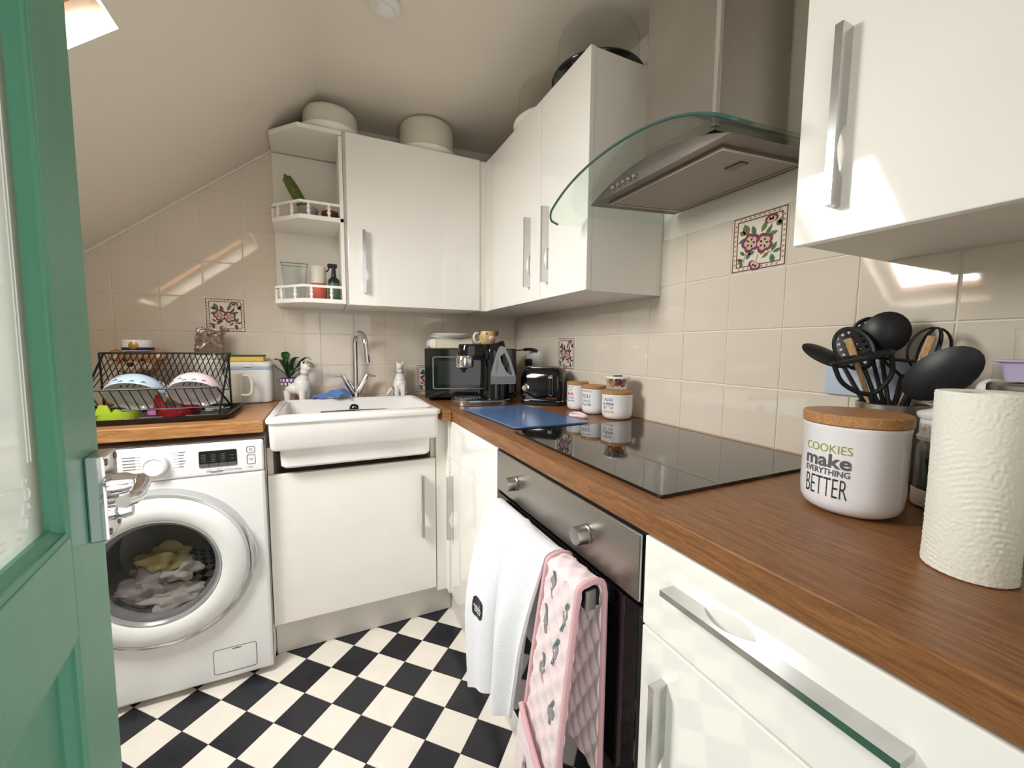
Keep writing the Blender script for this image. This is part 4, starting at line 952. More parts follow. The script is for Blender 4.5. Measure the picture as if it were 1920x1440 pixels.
# ---------------------------------------------------------------- round the sink
def cat(c, yaw, label, planter, sc=1.0):
    t = thing('cat_planter' if planter else 'cat_figurine', c, label, 'planter' if planter else 'ornament', rotz=yaw, world=False)
    bm = bmesh.new()   # local: cat looks along +x ; built facing +x
    def ell(cx, cy, cz, rx, ry, rz, sub=3):
        g_ = bmesh.ops.create_icosphere(bm, subdivisions=sub, radius=1)
        for v in g_['verts']: v.co = Vector((cx+v.co.x*rx, cy+v.co.y*ry, cz+v.co.z*rz))
    if planter:
        ell(.012, 0, .070, .036, .034, .050); ell(-.022, 0, .058, .046, .036, .030)
        for sx_, sy_ in ((-.05, .016), (-.05, -.016), (.024, .016), (.024, -.016)): bm_tube(bm, [(sx_, sy_, .001), (sx_*1.0, sy_, .05)], [.013, .017], 12)
        hx, hz = .030, .152
    else:
        ell(-.004, 0, .060, .038, .036, .046); ell(0, 0, .085, .030, .028, .036)
        for sy_ in (.016, -.016): bm_tube(bm, [(.026, sy_, .001), (.022, sy_, .06)], [.012, .015], 12)
        for sy_ in (.026, -.026): ell(-.002, sy_, .018, .03, .014, .018, 2)
        hx, hz = .008, .150
    bm_tube(bm, [(hx-.012, 0, .09), (hx-.004, 0, .125), (hx, 0, hz-.004)], [.026, .017, .018], 14)
    ell(hx+.003, 0, hz+.004, .021, .019, .019); ell(hx+.018, 0, hz, .010, .011, .009, 2)
    from_bm('body', bm, 'ceramic', t, True, world=False)
    for s in (-1, 1):
        lathe('ear', [(0, .020), (.003, .014), (.008, 0), (0, -.002)], None, 'ceramic', t, 12, Matrix.Translation((hx-.004, s*.012, hz+.015)) @ Matrix.Rotation(s*-.25, 4, 'X'))
        blob('eye', (hx+.019, s*.009, hz+.007), (.0025, .003, .002), 'print_black', t, 1)
    blob('nose', (hx+.028, 0, hz+.002), (.002, .003, .002), 'decor_petal2', t, 1)
    for zz in (.122, .128):
        lathe('collar', [(.0176, -.0014), (.0190, 0), (.0176, .0014)], (hx-.005, 0, zz), 'print_black', t, 24)
    return t
t = cat((-1.150, -.072, CT), -.55, 'white ceramic cat planter with a purple checked rim beside the sink', True)
lathe('pot_rim', [(.030, 0), (.036, .002), (.036, .036), (.033, .036), (.031, .004)], (-.052, 0, .070), 'purple_glaze', t, 28)
bm = bmesh.new()
for k in range(14):
    for r_ in range(2):
        a = 2*PI*(k+.5*r_)/14; q = .0366
        bm.faces.new([bm.verts.new((-.052+q*math.cos(a+j), q*math.sin(a+j), .070+.010+r_*.017+h)) for j, h in ((-.13, -.006), (.13, -.006), (.13, .006), (-.13, .006))])
from_bm('check_print', bm, 'print_white', t, world=False)
lathe('soil', [(0, 0), (.031, 0), (0, .003)], (-.052, 0, .100), 'soil', t, 20)
def leaf_blade(pts, wd, parent):
    P = spline(pts, 6); n = len(P)
    def fn(u, v):
        i = min(n-1, int(round(u*(n-1)))); p = P[i]; d = (P[min(i+1, n-1)]-P[max(i-1, 0)]).normalized(); s = d.cross(Vector((.2, .1, 1))); s = s.normalized() if s.length > 1e-4 else Vector((1, 0, 0))
        w_ = wd*(math.sin(PI*min(1, .08+u*.92))**.75); return p+s*w_*(v-.5)+Vector((0, 0, abs(v-.5)*w_*.35))
    return sheet('leaf', fn, n-1, 4, 'leaf', parent, .0008)
pl = thing('potted_plant', (-1.150, -.072, CT), 'green strappy houseplant growing out of the cat planter', 'plant', rotz=-.55, world=False)
b0 = Vector((-.052, 0, .1032))
for pts, wd in (([(0, 0, 0), (-.02, .005, .05), (-.05, .01, .085), (-.085, .012, .083)], .034), ([(0, 0, 0), (-.01, -.005, .06), (-.005, -.008, .105), (.004, -.01, .125)], .046), ([(0, 0, 0), (.012, .005, .055), (.028, .01, .09), (.050, .014, .097)], .04), ([(0, 0, 0), (-.02, -.01, .03), (-.038, -.02, .045), (-.056, -.025, .068)], .020), ([(0, 0, 0), (.03, .02, .05), (.075, .03, .075), (.12, .03, .05)], .024), ([(0, 0, 0), (.03, .025, .06), (.07, .03, .095), (.10, .03, .085)], .02), ([(0, 0, 0), (-.015, .01, .05), (-.03, .02, .10), (-.035, .025, .115)], .03), ([(0, 0, 0), (.03, .03, .04), (.08, .04, .055), (.105, .04, .045)], .022)):
    leaf_blade([b0+Vector(p) for p in pts], wd, pl)
t = cat((-.688, -.060, CT), -PI/2-.25, 'white ceramic sitting cat figurine beside the microwave', False)
# blue cloth over the back rim, wire scourer, little brush
def cloth(u, v):
    x = -1.100+.160*u; y = -.150+.085*v; zz = .9255+.012*math.sin(u*3.0)*math.sin(v*2.6)+.030*math.exp(-((u-.78)**2)*14)*(.4+.6*v)+.005*math.sin(u*17+v*6)
    return (x+.01*math.sin(v*7), y+.012*math.sin(u*6)-.015*u, zz)
t = sheet('dish_cloth', cloth, 30, 14, 'cloth_blue', None, .003); tag(t, 'crumpled blue dish cloth on the back rim of the sink', 'cloth')
bm = bmesh.new()
for k in range(5): bm_tube(bm, arc((-.982, -.050-.003*k, .925), .040-.002*k, 20, 165, 14, (1, 0, 0), (0, .25, .75)), .0018, 5)
tag(from_bm('wire_strainer', bm, 'chrome', None, True), 'bent chrome wire strainer behind the blue cloth', 'strainer')
t = thing('scrubbing_brush', (-.745, -.085, CT), 'small white brush with a red ring leaning by the cat figurine', 'brush')
tube('handle', [(-.762, -.115, .9265), (-.735, -.088, .953)], [.007, .009], 'ceramic', t, 10); tube('ring', [(-.735, -.088, .953), (-.731, -.084, .957)], .0095, 'print_red', t, 10); tube('bristles', [(-.757, -.113, .929), (-.742, -.098, .944)], .0055, 'leaf', t, 8)

# ---------------------------------------------------------------- microwave, plates, book
ang = math.atan2(-.135, .415)
mwv = thing('microwave', (-.6155, -.300, CT), 'black microwave oven with a silver-outlined door window', 'microwave', rotz=ang, world=False)
def lbox(name, x0, x1, y0, y1, z0, z1, m, p, bev=0, seg=1): return from_bm(name, bbox(bmesh.new(), x0, x1, y0, y1, z0, z1, bev, seg), m, p, False, world=False)
lbox('body', 0, .436, .012, .275, .014, .248, 'black_plastic', mwv, .004, 2); lbox('door', .001, .335, 0, .0115, .014, .248, 'black_gloss', mwv, .004, 2); lbox('control_panel', .336, .435, 0, .0115, .014, .248, 'black_gloss', mwv, .004, 2)
bm = bmesh.new(); bm_tube(bm, [(x, -.0003, z_) for x, z_ in rrect(.040, .300, .058, .208, .008)], .0022, 6, True); from_bm('window_trim', bm, 'silver_plastic', mwv, True, world=False)
bm = bmesh.new(); P = rrect(.062, .285, .078, .190, .004); A = [bm.verts.new((x, -.0006, z_)) for x, z_ in P]; bm.faces.new(A); from_bm('window', bm, 'mw_window', mwv, world=False)
lbox('logo_strip', .152, .190, -.0009, -.0003, .0675, .0715, 'print_grey', mwv)
for x, z_ in ((.385, .18), (.385, .09)): lathe('dial', [(0, 0), (.022, 0), (.020, .014), (0, .015)], None, 'black_plastic', mwv, 24, Matrix.Translation((x, 0, z_)) @ Matrix.Rotation(PI/2, 4, 'X'))
for x in (.03, .40):
    for y in (.04, .24): lathe('foot', [(0, 0), (.012, 0), (.012, .0135), (0, .0135)], (x, y, .0003), 'black_rough', mwv, 12)
mz = CT+.2485
bk = thing('thick_book', (-.4655, -.215, mz), 'thick cream book with gilt edges lying on the microwave', 'book', rotz=-.12, world=False)
lbox('pages', -.086, .098, -.065, .065, .0035, .041, 'page', bk); lbox('cover', -.098, .102, -.068, .068, .0002, .0033, 'gilt', bk); lbox('cover', -.098, .102, -.068, .068, .0412, .0445, 'cream_satin', bk)
from_bm('spine', bm_lathe(bmesh.new(), [(0, -.067), (.022, -.067), (.022, .067), (0, .067)], M=Matrix.Translation((-.094, 0, .0223)) @ Matrix.Rotation(PI/2, 4, 'X'), seg=28, sx=.75), 'cream_satin', bk, True, world=False)
for k, r_ in enumerate((.104, .092)):
    lb = ('wide white plate under a smaller plate on the thick book', 'smaller white plate on top of the wide plate')[k]
    tag(lathe('plate', [(0, 0), (r_*.55, 0), (r_*.62, .003), (r_*.97, .014), (r_, .017), (r_*.97, .0175), (r_*.6, .007), (0, .005)], (-.4655, -.215, mz+.0448+k*.0105), 'ceramic', None, 48), lb, 'plate')

# ---------------------------------------------------------------- espresso machine with mug and grey jug
ca = -.24
cm = thing('coffee_machine', (-.404, -.492, CT), 'black and chrome espresso machine in front of the microwave', 'coffee machine', rotz=ca, world=False)
def capsule(hx, hy, n=24, cx=0, cy=0):
    return [(cx+(hx-hy)*(1 if math.cos(2*PI*k/n) > 0 else -1)+hy*math.cos(2*PI*k/n), cy+hy*math.sin(2*PI*k/n)) for k in range(n)]
def lloft(name, rings, m, p, smooth=True): 
    bm = bmesh.new(); R_ = [[bm.verts.new(q) for q in r] for r in rings]; n = len(R_[0])
    for A, B in zip(R_, R_[1:]):
        for i in range(n): bm.faces.new((A[i], A[(i+1) % n], B[(i+1) % n], B[i]))
    bm.faces.new(R_[-1]); bm.faces.new(R_[0][::-1]); return from_bm(name, bm, m, p, smooth, world=False)
cap3 = lambda hx, hy, z_, cx=0, cy=0: [(x, y, z_) for x, y in capsule(hx, hy, 32, cx, cy)]
lloft('base', [cap3(.132, .078, .0005), cap3(.135, .081, .003), cap3(.135, .081, .024), cap3(.131, .077, .027)], 'handle_metal', cm)
lloft('drip_grid', [cap3(.060, .058, .0275, -.065), cap3(.060, .058, .0315, -.065)], 'steel_dull', cm)
bm = bmesh.new()
for k in range(9): bbox(bm, -.118+k*.013, -.112+k*.013, -.045, .045, .0317, .0335)
from_bm('grid_bars', bm, 'chrome', cm, world=False)
lloft('column', [cap3(.062, .060, .028, .066), cap3(.060, .058, .10, .066), cap3(.056, .055, .17, .064), cap3(.056, .054, .235, .060), cap3(.053, .05, .247, .058)], 'black_gloss', cm)
lloft('brew_head', [cap3(.072, .040, .200, -.030, -.012), cap3(.074, .043, .208, -.030, -.012), cap3(.074, .043, .262, -.028, -.012), cap3(.070, .04, .268, -.028, -.012)], 'black_gloss', cm)
lathe('group_collar', [(0, 0), (.036, 0), (.039, .004), (.039, .046), (.036, .050), (0, .050)], (-.078, -.045, .168), 'chrome', cm, 32)
lathe('coffee_outlet', [(0, 0), (.008, 0), (.009, .012), (.018, .016), (.018, .026), (0, .026)], (-.082, -.045, .1455), 'black_plastic', cm, 20)
lloft('sloping_lid', [cap3(.060, .050, .2475, .050), [(x, y, .262+.02*(x-.05)/.06) for x, y in capsule(.052, .044, 32, .052)], [(x, y, .268+.022*(x-.05)/.06) for x, y in capsule(.046, .038, 32, .052)]], 'black_plastic', cm)
mg = thing('mug', (-.378, -.497, CT+.2692), 'tan animal-face mug with a pink snout on the espresso machine', 'mug', rotz=.0, world=False)
lathe('cup', [(0, 0), (.030, 0), (.036, .008), (.040, .040), (.037, .056), (.035, .056), (.037, .04), (.030, .010), (0, .008)], (0, 0, 0), 'mug_tan', mg, 40)
tube('handle', spline([(-.036, -.004, .046), (-.058, -.008, .046), (-.066, -.010, .026), (-.054, -.008, .006), (-.034, -.004, .010)], 5), .0048, 'mug_cream', mg, 10)
blob('snout', (.0065, -.039, .026), (.014, .008, .011), 'pig_pink', mg, 2)
for s in (-1, 1):
    blob('eye_patch', (.006+s*.018, -.0335, .043), (.0075, .005, .0055), 'mug_brown', mg, 2); blob('nostril', (.0065+s*.005, -.0465, .025), (.002, .0015, .003), 'mug_brown', mg, 1)
    blob('ear', (.004+s*.040, -.008, .050), (.009, .006, .013), 'mug_brown', mg, 2)
# translucent grey jug hung on the machine's side
gj = thing('water_tank', (-.337, -.582, CT+.096), 'translucent grey plastic tank with an open handle hanging on the espresso machine', 'water tank', rotz=-.22, world=False)
O = [(-.052, .0), (.050, .0), (.056, .008), (.056, .030), (.030, .110), (.006, .160), (-.010, .165), (-.022, .150), (-.040, .090), (-.056, .030), (-.056, .006)]
H = [(.040, .040), (.024, .098), (.004, .135), (-.014, .120), (-.010, .098), (.012, .055), (.030, .040)]
def ring_pts(poly, n):
    L_ = [0]; q = poly+[poly[0]]
    for a, b in zip(q, q[1:]): L_.append(L_[-1]+math.dist(a, b))
    out = []
    for k in range(n):
        t = L_[-1]*k/n; i = max(j for j in range(len(poly)) if L_[j] <= t+1e-9); f = (t-L_[i])/(L_[i+1]-L_[i]); out.append((q[i][0]+(q[i+1][0]-q[i][0])*f, q[i][1]+(q[i+1][1]-q[i][1])*f))
    return out
Hc = (.012, .082); H2 = sorted(ring_pts(H, 40), key=lambda p: math.atan2(p[1]-Hc[1], p[0]-Hc[0])); 
O2 = []
for hx_, hz_ in H2:   # matching outline point along the same direction from the opening's middle
    d = Vector((hx_-Hc[0], hz_-Hc[1])).normalized(); best = None
    for a, b in zip(O, O[1:]+O[:1]):
        e1 = Vector((b[0]-a[0], b[1]-a[1])); den = d.x*e1.y-d.y*e1.x
        if abs(den) < 1e-12: continue
        w0 = Vector((a[0]-Hc[0], a[1]-Hc[1])); tt = (w0.x*e1.y-w0.y*e1.x)/den; ss = (w0.x*d.y-w0.y*d.x)/den
        if tt > 0 and -1e-6 <= ss <= 1+1e-6 and (best is None or tt < best): best = tt
    O2.append((Hc[0]+d.x*best, Hc[1]+d.y*best))
bm = bmesh.new(); R_ = []
for pts, y in ((O2, -.012), (O2, .012), (H2, .012), (H2, -.012)): R_.append([bm.verts.new((x, y, z_)) for x, z_ in pts])
for A, B in ((0, 1), (1, 2), (2, 3), (3, 0)):
    for i in range(40): bm.faces.new((R_[A][i], R_[A][(i+1) % 40], R_[B][(i+1) % 40], R_[B][i]))
from_bm('tank', bm, 'grey_trans_light', gj, world=False)
bm = bmesh.new(); bbox(bm, -.054, .054, -.0135, -.0122, .001, .034); from_bm('lower_band', bm, 'grey_trans', gj, world=False)
bm = bmesh.new()
for k in range(5): bbox(bm, -.034+k*.001, -.028+k*.001, -.0132, -.0122, .052+k*.011, .055+k*.011)
from_bm('level_marks', bm, 'print_black', gj, world=False)
# ---------------------------------------------------------------- toaster
ta = math.atan2(-.14, .13)
to = thing('toaster', (-.245, -.560, CT), 'glossy black two-slice toaster with a chrome dial', 'toaster', rotz=ta, world=False)
TLn, TDp, THt = .195, .128, .168
def tr_ring(e, z_): return [(x, y, z_) for x, y in rrect(e, TLn-e, e, TDp-e, .030, 6)]
lloft('base', [tr_ring(.004, .001), tr_ring(-.002, .004), tr_ring(-.002, .014), tr_ring(.002, .016)], 'black_plastic', to)
lloft('chrome_strip', [tr_ring(.0, .0162), tr_ring(-.003, .018), tr_ring(-.003, .022), tr_ring(.0, .024)], 'chrome', to)
lloft('shell', [tr_ring(.001, .0242), tr_ring(-.003, .06), tr_ring(-.003, .115), tr_ring(.003, .145), tr_ring(.012, .160), tr_ring(.022, .166)], 'black_gloss', to)
for y0 in (.030, .075):
    s_ = lbox('slot', .028, TLn-.035, y0, y0+.022, .1662, .1672, 'dark_void', to)
bm = bmesh.new(); bm_tube(bm, [(x, y, .1675) for x, y in rrect(.022, TLn-.028, .022, TDp-.022, .012)], .0022, 6, True); from_bm('top_trim', bm, 'chrome', to, True, world=False)
dl_ = lathe('dial', [(0, 0), (.017, 0), (.018, .003), (.012, .006), (.011, .016), (0, .017)], None, 'chrome', to, 28, Matrix.Translation((.030, -.0032, .076)) @ Matrix.Rotation(PI/2, 4, 'X'))
bm = bmesh.new(); bm_tube(bm, [(x, -.0035, z_) for x, z_ in rrect(.140, .154, .045, .135, .006)], .002, 6, True); from_bm('lever_slot', bm, 'chrome', to, True, world=False)
lbox('lever', .139, .155, -.022, -.0035, .120, .132, 'chrome', to, .003, 2)
for k in range(3): lathe('button', [(0, 0), (.003, 0), (.003, .002), (0, .0022)], None, 'print_grey', to, 10, Matrix.Translation((.020+k*.010, -.0032, .045)) @ Matrix.Rotation(PI/2, 4, 'X'))
lettering('SWAN', lambda u, v: (.150+u, -.0042, .034+v), .046, .008, 'print_copper', to)
# ---------------------------------------------------------------- sockets, plugs, cables
def socket(cy, cz, label, m='socket_white', w_=.146, h_=.086):
    t = thing('wall_socket', (0, cy, cz), label, 'socket')
    bm = bbox(bmesh.new(), -.009, -.0004, cy-w_/2, cy+w_/2, cz-h_/2, cz+h_/2, .002, 2); from_bm('plate', bm, m, t, True)
    for s in (-1, 1): box('switch', -.012, -.0093, cy+s*.02-.006, cy+s*.02+.006, cz+.018, cz+.034, m, t, .001)
    return t
socket(-.235, 1.105, 'white double wall socket behind the toaster')
t = thing('plug', (-.03, -.215, 1.08), 'black mains plug with its cable in the corner socket', 'plug')
box('plug_body', -.036, -.0125, -.238, -.192, 1.060, 1.104, 'black_plastic', t, .006, 2); tube('cable', spline([(-.028, -.215, 1.060), (-.045, -.23, 1.0), (-.055, -.26, .95), (-.06, -.30, .916)], 6), .0038, 'black_plastic', t, 8)
t = thing('kitchen_tool', (-.05, -.27, 1.12), 'black handled tool resting on top of the corner socket', 'utensil')
tube('grip', spline([(-.020, -.300, 1.151), (-.040, -.262, 1.156), (-.06, -.222, 1.154)], 5), [.006]+[.0085]*9+[.005], 'black_plastic', t, 10); tube('shaft', [(-.06, -.222, 1.154), (-.088, -.168, 1.148)], .003, 'black_plastic', t, 8)
socket(-1.735, 1.108, 'pale blue-white wall socket behind the utensil pot', 'socket_blue')
# ---------------------------------------------------------------- board, canisters, spoon rest
bd = thing('chopping_board', (-.40, -.86, CT), 'blue glass chopping board on the oak worktop', 'chopping board')
def rotated_round_poly(C, r=.02, n=5):
    out = []; k = len(C)
    for i in range(k):
        p, a, b = Vector(C[i]), Vector(C[i-1]), Vector(C[(i+1) % k]); d1, d2 = (a-p).normalized(), (b-p).normalized()
        for j in range(n+1):
            t = j/n; s0_, s1_ = p+d1*r, p+d2*r; out.append(tuple((s0_*(1-t)**2+p*2*t*(1-t)+s1_*t*t)[:2]))
    return out
BP = rotated_round_poly([(-.538, -.632), (-.275, -.652), (-.243, -1.098), (-.515, -1.092)], .022)
prism('glass', BP, 'z', CT+.0045, CT+.0095, 'board_blue', bd, .0012)
for x, y in ((-.515, -.66), (-.29, -.675), (-.265, -1.07), (-.495, -1.065)): lathe('foot', [(0, 0), (.008, 0), (.008, .0042), (0, .0042)], (x, y, CT+.0002), 'black_rough', bd, 12)
def canister(c, r, zt, label, lines, yaw, rl=1.02, cat_='canister', span=1.0):
    t = thing('storage_canister', (c[0], c[1], CT), label, cat_); h = zt-CT; lh = .013 if h < .13 else .017; bh = h-lh
    lathe('body', [(0, .0008), (r*.62, .0008), (r*.80, .003), (r*.93, .010), (r*.985, .020), (r, .035), (r, bh-.006), (r*1.015, bh-.003), (r*1.01, bh), (r*.96, bh), (r*.95, .02), (0, .012)], (c[0], c[1], CT), 'enamel_white', t, 56)
    lathe('lid', [(0, 0), (r*rl-.002, 0), (r*rl, .002), (r*rl, lh-.002), (r*rl-.002, lh), (0, lh)], (c[0], c[1], CT+bh+.0004), 'bamboo', t, 56)
    for body, zc__, w_, hh, m, of in lines:
        def fn(u, v, zc__=zc__): a = yaw+u/r; return (c[0]+(r+.0006)*math.cos(a), c[1]+(r+.0006)*math.sin(a), CT+zc__+v)
        lettering(body, fn, w_, hh, m, t, of)
    return t
dirc = lambda c: math.atan2(CAM['y']-c[1], CAM['x']-c[0])
C1, C2, C3, CK = (-.088, -.790), (-.090, -.905), (-.082, -1.034), (-.285, -1.852)
canister(C1, .0445, 1.026, 'white canister with red TEA lettering beside the toaster', [('HELLO', .096, .040, .006, 'print_grey', 0), ('IS IT', .083, .036, .008, 'print_grey', 0), ('TEA', .068, .050, .013, 'print_red', .02), ("YOU'RE", .052, .050, .009, 'print_grey', 0), ('LOOKING FOR', .040, .056, .005, 'print_black', .02)], dirc(C1)-.90)
canister(C2, .0475, 1.021, 'white wooden-lidded canister between the tea and the sugar canisters', [('COFFEE', .090, .05, .006, 'print_grey', 0), ('YOU', .071, .040, .015, 'print_grey', .01), ('TAKE', .053, .042, .010, 'print_grey', 0), ('TO GO FAR', .039, .050, .008, 'print_black', .01)], dirc(C2)-.72)
canister(C3, .0545, 1.014, 'white canister marked SUGAR with a glass bowl on its lid', [('ADD', .073, .036, .010, 'print_grey', .01), ('a little', .059, .042, .012, 'print_black', .01), ('BIT OF', .044, .040, .010, 'print_grey', 0), ('SUGAR', .030, .046, .010, 'print_gold', .01)], dirc(C3)-.60)
canister(CK, .0655, 1.066, 'large white biscuit canister with green and black COOKIES lettering', [('COOKIES', .104, .066, .0125, 'print_green', -.005), ('make', .0855, .066, .0215, 'print_grey', .025), ('EVERYTHING', .0680, .064, .0095, 'print_grey', .02), ('BETTER', .0445, .060, .0290, 'print_black', -.012)], dirc(CK)-.50, 1.035, 'canister')
fb = thing('glass_bowl', (C3[0], C3[1], 1.0150), 'lidded glass bowl of orange fruit on the sugar canister', 'bowl')
lathe('bowl', [(0, .001), (.030, .001), (.034, .005), (.042, .040), (.0405, .040), (.033, .008), (0, .005)], (C3[0], C3[1], 1.015), 'glass_jar', fb, 40)
lathe('lid', [(0, .0415), (.043, .0415), (.0445, .043), (.0445, .047), (.042, .049), (0, .0492)], (C3[0], C3[1], 1.015), 'enamel_white', fb, 40)
bm = bmesh.new(); bbox(bm, C3[0]-.018, C3[0]+.018, C3[1]-.006, C3[1]+.006, 1.0645, 1.0675, .001); from_bm('lid_tab', bm, 'terracotta', fb)
for k in range(9):
    a = k*2.4; rr = .024 if k else 0
    tag(blob('fruit_piece', (C3[0]+rr*math.cos(a), C3[1]+rr*math.sin(a), 1.036+.010*(k % 2)), (.0105, .0085, .010), ('fruit_orange', 'fruit_orange', 'fruit_red', 'fruit_plum')[k % 4], None, 2, .3, 3, k), ('orange piece of fruit in the lidded glass bowl', 'orange piece of fruit in the lidded glass bowl', 'red piece of fruit in the lidded glass bowl', 'dark plum piece of fruit in the lidded glass bowl')[k % 4], 'fruit', 'fruit in the glass bowl')
sr = thing('oval_ring', (-.195, -.955, CT), 'small white oval ring lying in front of the canisters', 'ring')
bm = bmesh.new(); P = [(-.192+.022*math.cos(t)*(1+.12*math.sin(3*t)), -.952+.042*math.sin(t), CT+.0062+.002*math.sin(2*t)) for t in [2*PI*k/36 for k in range(36)]]; bm_tube(bm, P, .0058, 8, True); from_bm('band', bm, 'cloth_pink', sr, True)

# ---------------------------------------------------------------- utensil pot
PC = Vector((-.078, -1.812, CT)); pr_ = .052
ut = thing('utensil_pot', tuple(PC), 'brushed steel utensil pot behind the biscuit canister', 'utensil pot')
lathe('pot', [(0, .001), (pr_, .001), (pr_, .154), (pr_-.0015, .1555), (pr_-.003, .154), (pr_-.003, .006), (0, .004)], tuple(PC), 'steel_brushed', ut, 48)
def utensil(name, label, foot, head, up_hint, build, shaft_r=.0042, m='nylon', hm=None, hd=None):
    """foot inside the pot, head end in the air; build(t, M) adds the head: local +z along the shaft, local x across"""
    foot, head = Vector(foot), Vector(head); zax = (head-foot).normalized(); xax = Vector(up_hint).cross(zax).normalized(); yax = zax.cross(xax)
    t = thing(name, tuple(foot), label, 'utensil', 'kitchen utensils in the steel pot')
    if hd is not None: zax = Vector(hd).normalized(); xax = Vector(up_hint).cross(zax).normalized(); yax = zax.cross(xax)
    M = Matrix((xax, yax, zax)).transposed().to_4x4(); M.translation = head
    tube('shaft', [foot, foot+(head-foot)*.5, head], [shaft_r*1.1, shaft_r, shaft_r*.9], hm or m, t, 8)
    build(t, M); return t
def oval_head(L, W, dish, holes=0, th=.003, slots=False):
    def b(t, M):
        bm = bmesh.new(); nu, nv = 14, 24; R_ = []
        if not holes:
            for side in (0, 1):
                ring = []
                for i in range(nu+1):
                    f = i/nu; row = []
                    for j in range(nv):
                        a = 2*PI*j/nv; row.append(bm.verts.new(M @ Vector((W*f*math.cos(a), dish*(1-f*f)+th*side, L*.5+L*.52*f*math.sin(a)))))
                    ring.append(row)
                R_.append(ring)
                for i in range(nu):
                    for j in range(nv): bm.faces.new((ring[i][j], ring[i][(j+1) % nv], ring[i+1][(j+1) % nv], ring[i+1][j]))
            for j in range(nv): bm.faces.new((R_[0][nu][j], R_[0][nu][(j+1) % nv], R_[1][nu][(j+1) % nv], R_[1][nu][j]))
        else:   # grid of cells with real openings
            n1 = 9 if not slots else 13; n2 = 13
            dq = lambda a, b_: (a*math.sqrt(1-b_*b_/2), b_*math.sqrt(1-a*a/2))
            cell = lambda f, g_: Vector((W*dq(2*f-1, 2*g_-1)[0], 0, L*.5+L*.52*dq(2*f-1, 2*g_-1)[1]))
            for i in range(n1):
                for j in range(n2):
                    f, g_ = (i+.5)/n1, (j+.5)/n2; q = (2*f-1)**2+(2*g_-1)**2
                    hole = (i % 2 == 1 and j % 2 == 1 and q < 1.25)
                    P8 = [cell((i+.5+a)/n1, (j+.5+b_)/n2) for a, b_ in ((-.5, -.5), (0, -.5), (.5, -.5), (.5, 0), (.5, .5), (0, .5), (-.5, .5), (-.5, 0))]
                    up_ = lambda p, yo: bm.verts.new(M @ (p+Vector((0, yo+dish*(1-min(1, (p.x/W)**2+((p.z-L*.5)/(L*.52))**2)), 0))))
                    for yo in (0, th):
                        O8 = [up_(p, yo) for p in P8]
                        if not hole: bm.faces.new(O8); continue
                        mc = cell(f, g_); I8 = [up_(mc+(p-mc).normalized()*(P8[1]-mc).length*1.0, yo) for p in P8]
                        for a in (0, 2, 4, 6): 
                            for b_ in (a, (a-1) % 8):
                                q3 = [O8[a], O8[(b_+1) % 8 if b_ == a else b_], I8[a]]
                                bm.faces.new(q3)
            bm_tube(bm, [M @ Vector((W*math.cos(2*PI*k/32), th/2, L*.5+L*.52*math.sin(2*PI*k/32))) for k in range(32)], th*1.3, 6, True)
        from_bm('head', bm, 'nylon', t, True)
    return b
pot = lambda dx, dy, dz=.02: (PC.x+dx, PC.y+dy, CT+dz)
def tocam(p): v = Vector((CAM['x'], CAM['y'], CAM['z']))-Vector(p); return v
utensil('slotted_spoon', 'black perforated spoon with round holes in the steel pot', pot(.010, -.025), (-.095, -1.772, 1.130), tocam((-.1, -1.74, 1.17)), oval_head(.082, .028, .004, 1), hd=(0, .42, .80))
utensil('ladle', 'black nylon ladle with a plain round bowl in the steel pot', pot(.0, -.02), (-.060, -1.782, 1.158), tocam((-.06, -1.78, 1.19)), oval_head(.078, .036, .012), hd=(0, -.12, 1))
utensil('turner', 'black slotted turner behind the ladle in the steel pot', pot(-.012, -.03), (-.040, -1.757, 1.158), tocam((-.05, -1.75, 1.19)), oval_head(.068, .030, .002, 1), hd=(0, .10, 1))
utensil('pointed_spoon', 'black pointed spoon leaning over the pot edge', pot(.02, -.02), (-.106, -1.744, 1.130), (-.5, -.3, .8), oval_head(.088, .020, .006), hd=(0, .9, .50))
utensil('serving_spoon', 'large black solid spoon leaning out of the steel pot', pot(-.02, .02), (-.100, -1.842, 1.085), tocam((-.1, -1.88, 1.12)), oval_head(.112, .036, .010), .0055, hd=(0, -.75, .72))
def masher(t, M):
    bm = bmesh.new(); W, L = .046, .0
    for s in (-1, 1): bm_tube(bm, [M @ Vector(p) for p in spline([(0, 0, -.005), (s*.020, 0, .006), (s*.038, 0, .030), (s*.043, 0, .066)], 5)], .0042, 8)
    from_bm('yoke', bm, 'nylon', t, True)
    bm = bmesh.new()
    for k in range(11):
        x = -.040+k*.008; w_ = .030*math.sqrt(max(.05, 1-(x/.046)**2)); bm_tube(bm, [M @ Vector((x, -w_, .067)), M @ Vector((x, w_, .067))], .0026, 5)
    bm_tube(bm, [M @ Vector((.046*math.cos(2*PI*k/32), .031*math.sin(2*PI*k/32), .067)) for k in range(32)], .0034, 6, True); from_bm('plate', bm, 'nylon', t, True)
utensil('potato_masher', 'black potato masher with a slatted oval plate in the steel pot', pot(-.005, -.01), (-.118, -1.795, 1.085), (-.75, -.55, .2), masher, .005)
def flat_masher(t, M):
    bm = bmesh.new()
    for k in range(9):
        x = -.036+k*.009; w_ = .026*math.sqrt(max(.05, 1-(x/.042)**2)); bm_tube(bm, [M @ Vector((x, -w_, .03)), M @ Vector((x, w_, .03))], .0015, 5)
    bm_tube(bm, [M @ Vector((.042*math.cos(2*PI*k/28), .027*math.sin(2*PI*k/28), .03)) for k in range(28)], .003, 6, True)
    for s in (-1, 1): bm_tube(bm, [M @ Vector((0, 0, 0)), M @ Vector((s*.036, 0, .03))], .003, 6)
    from_bm('plate', bm, 'nylon', t, True)
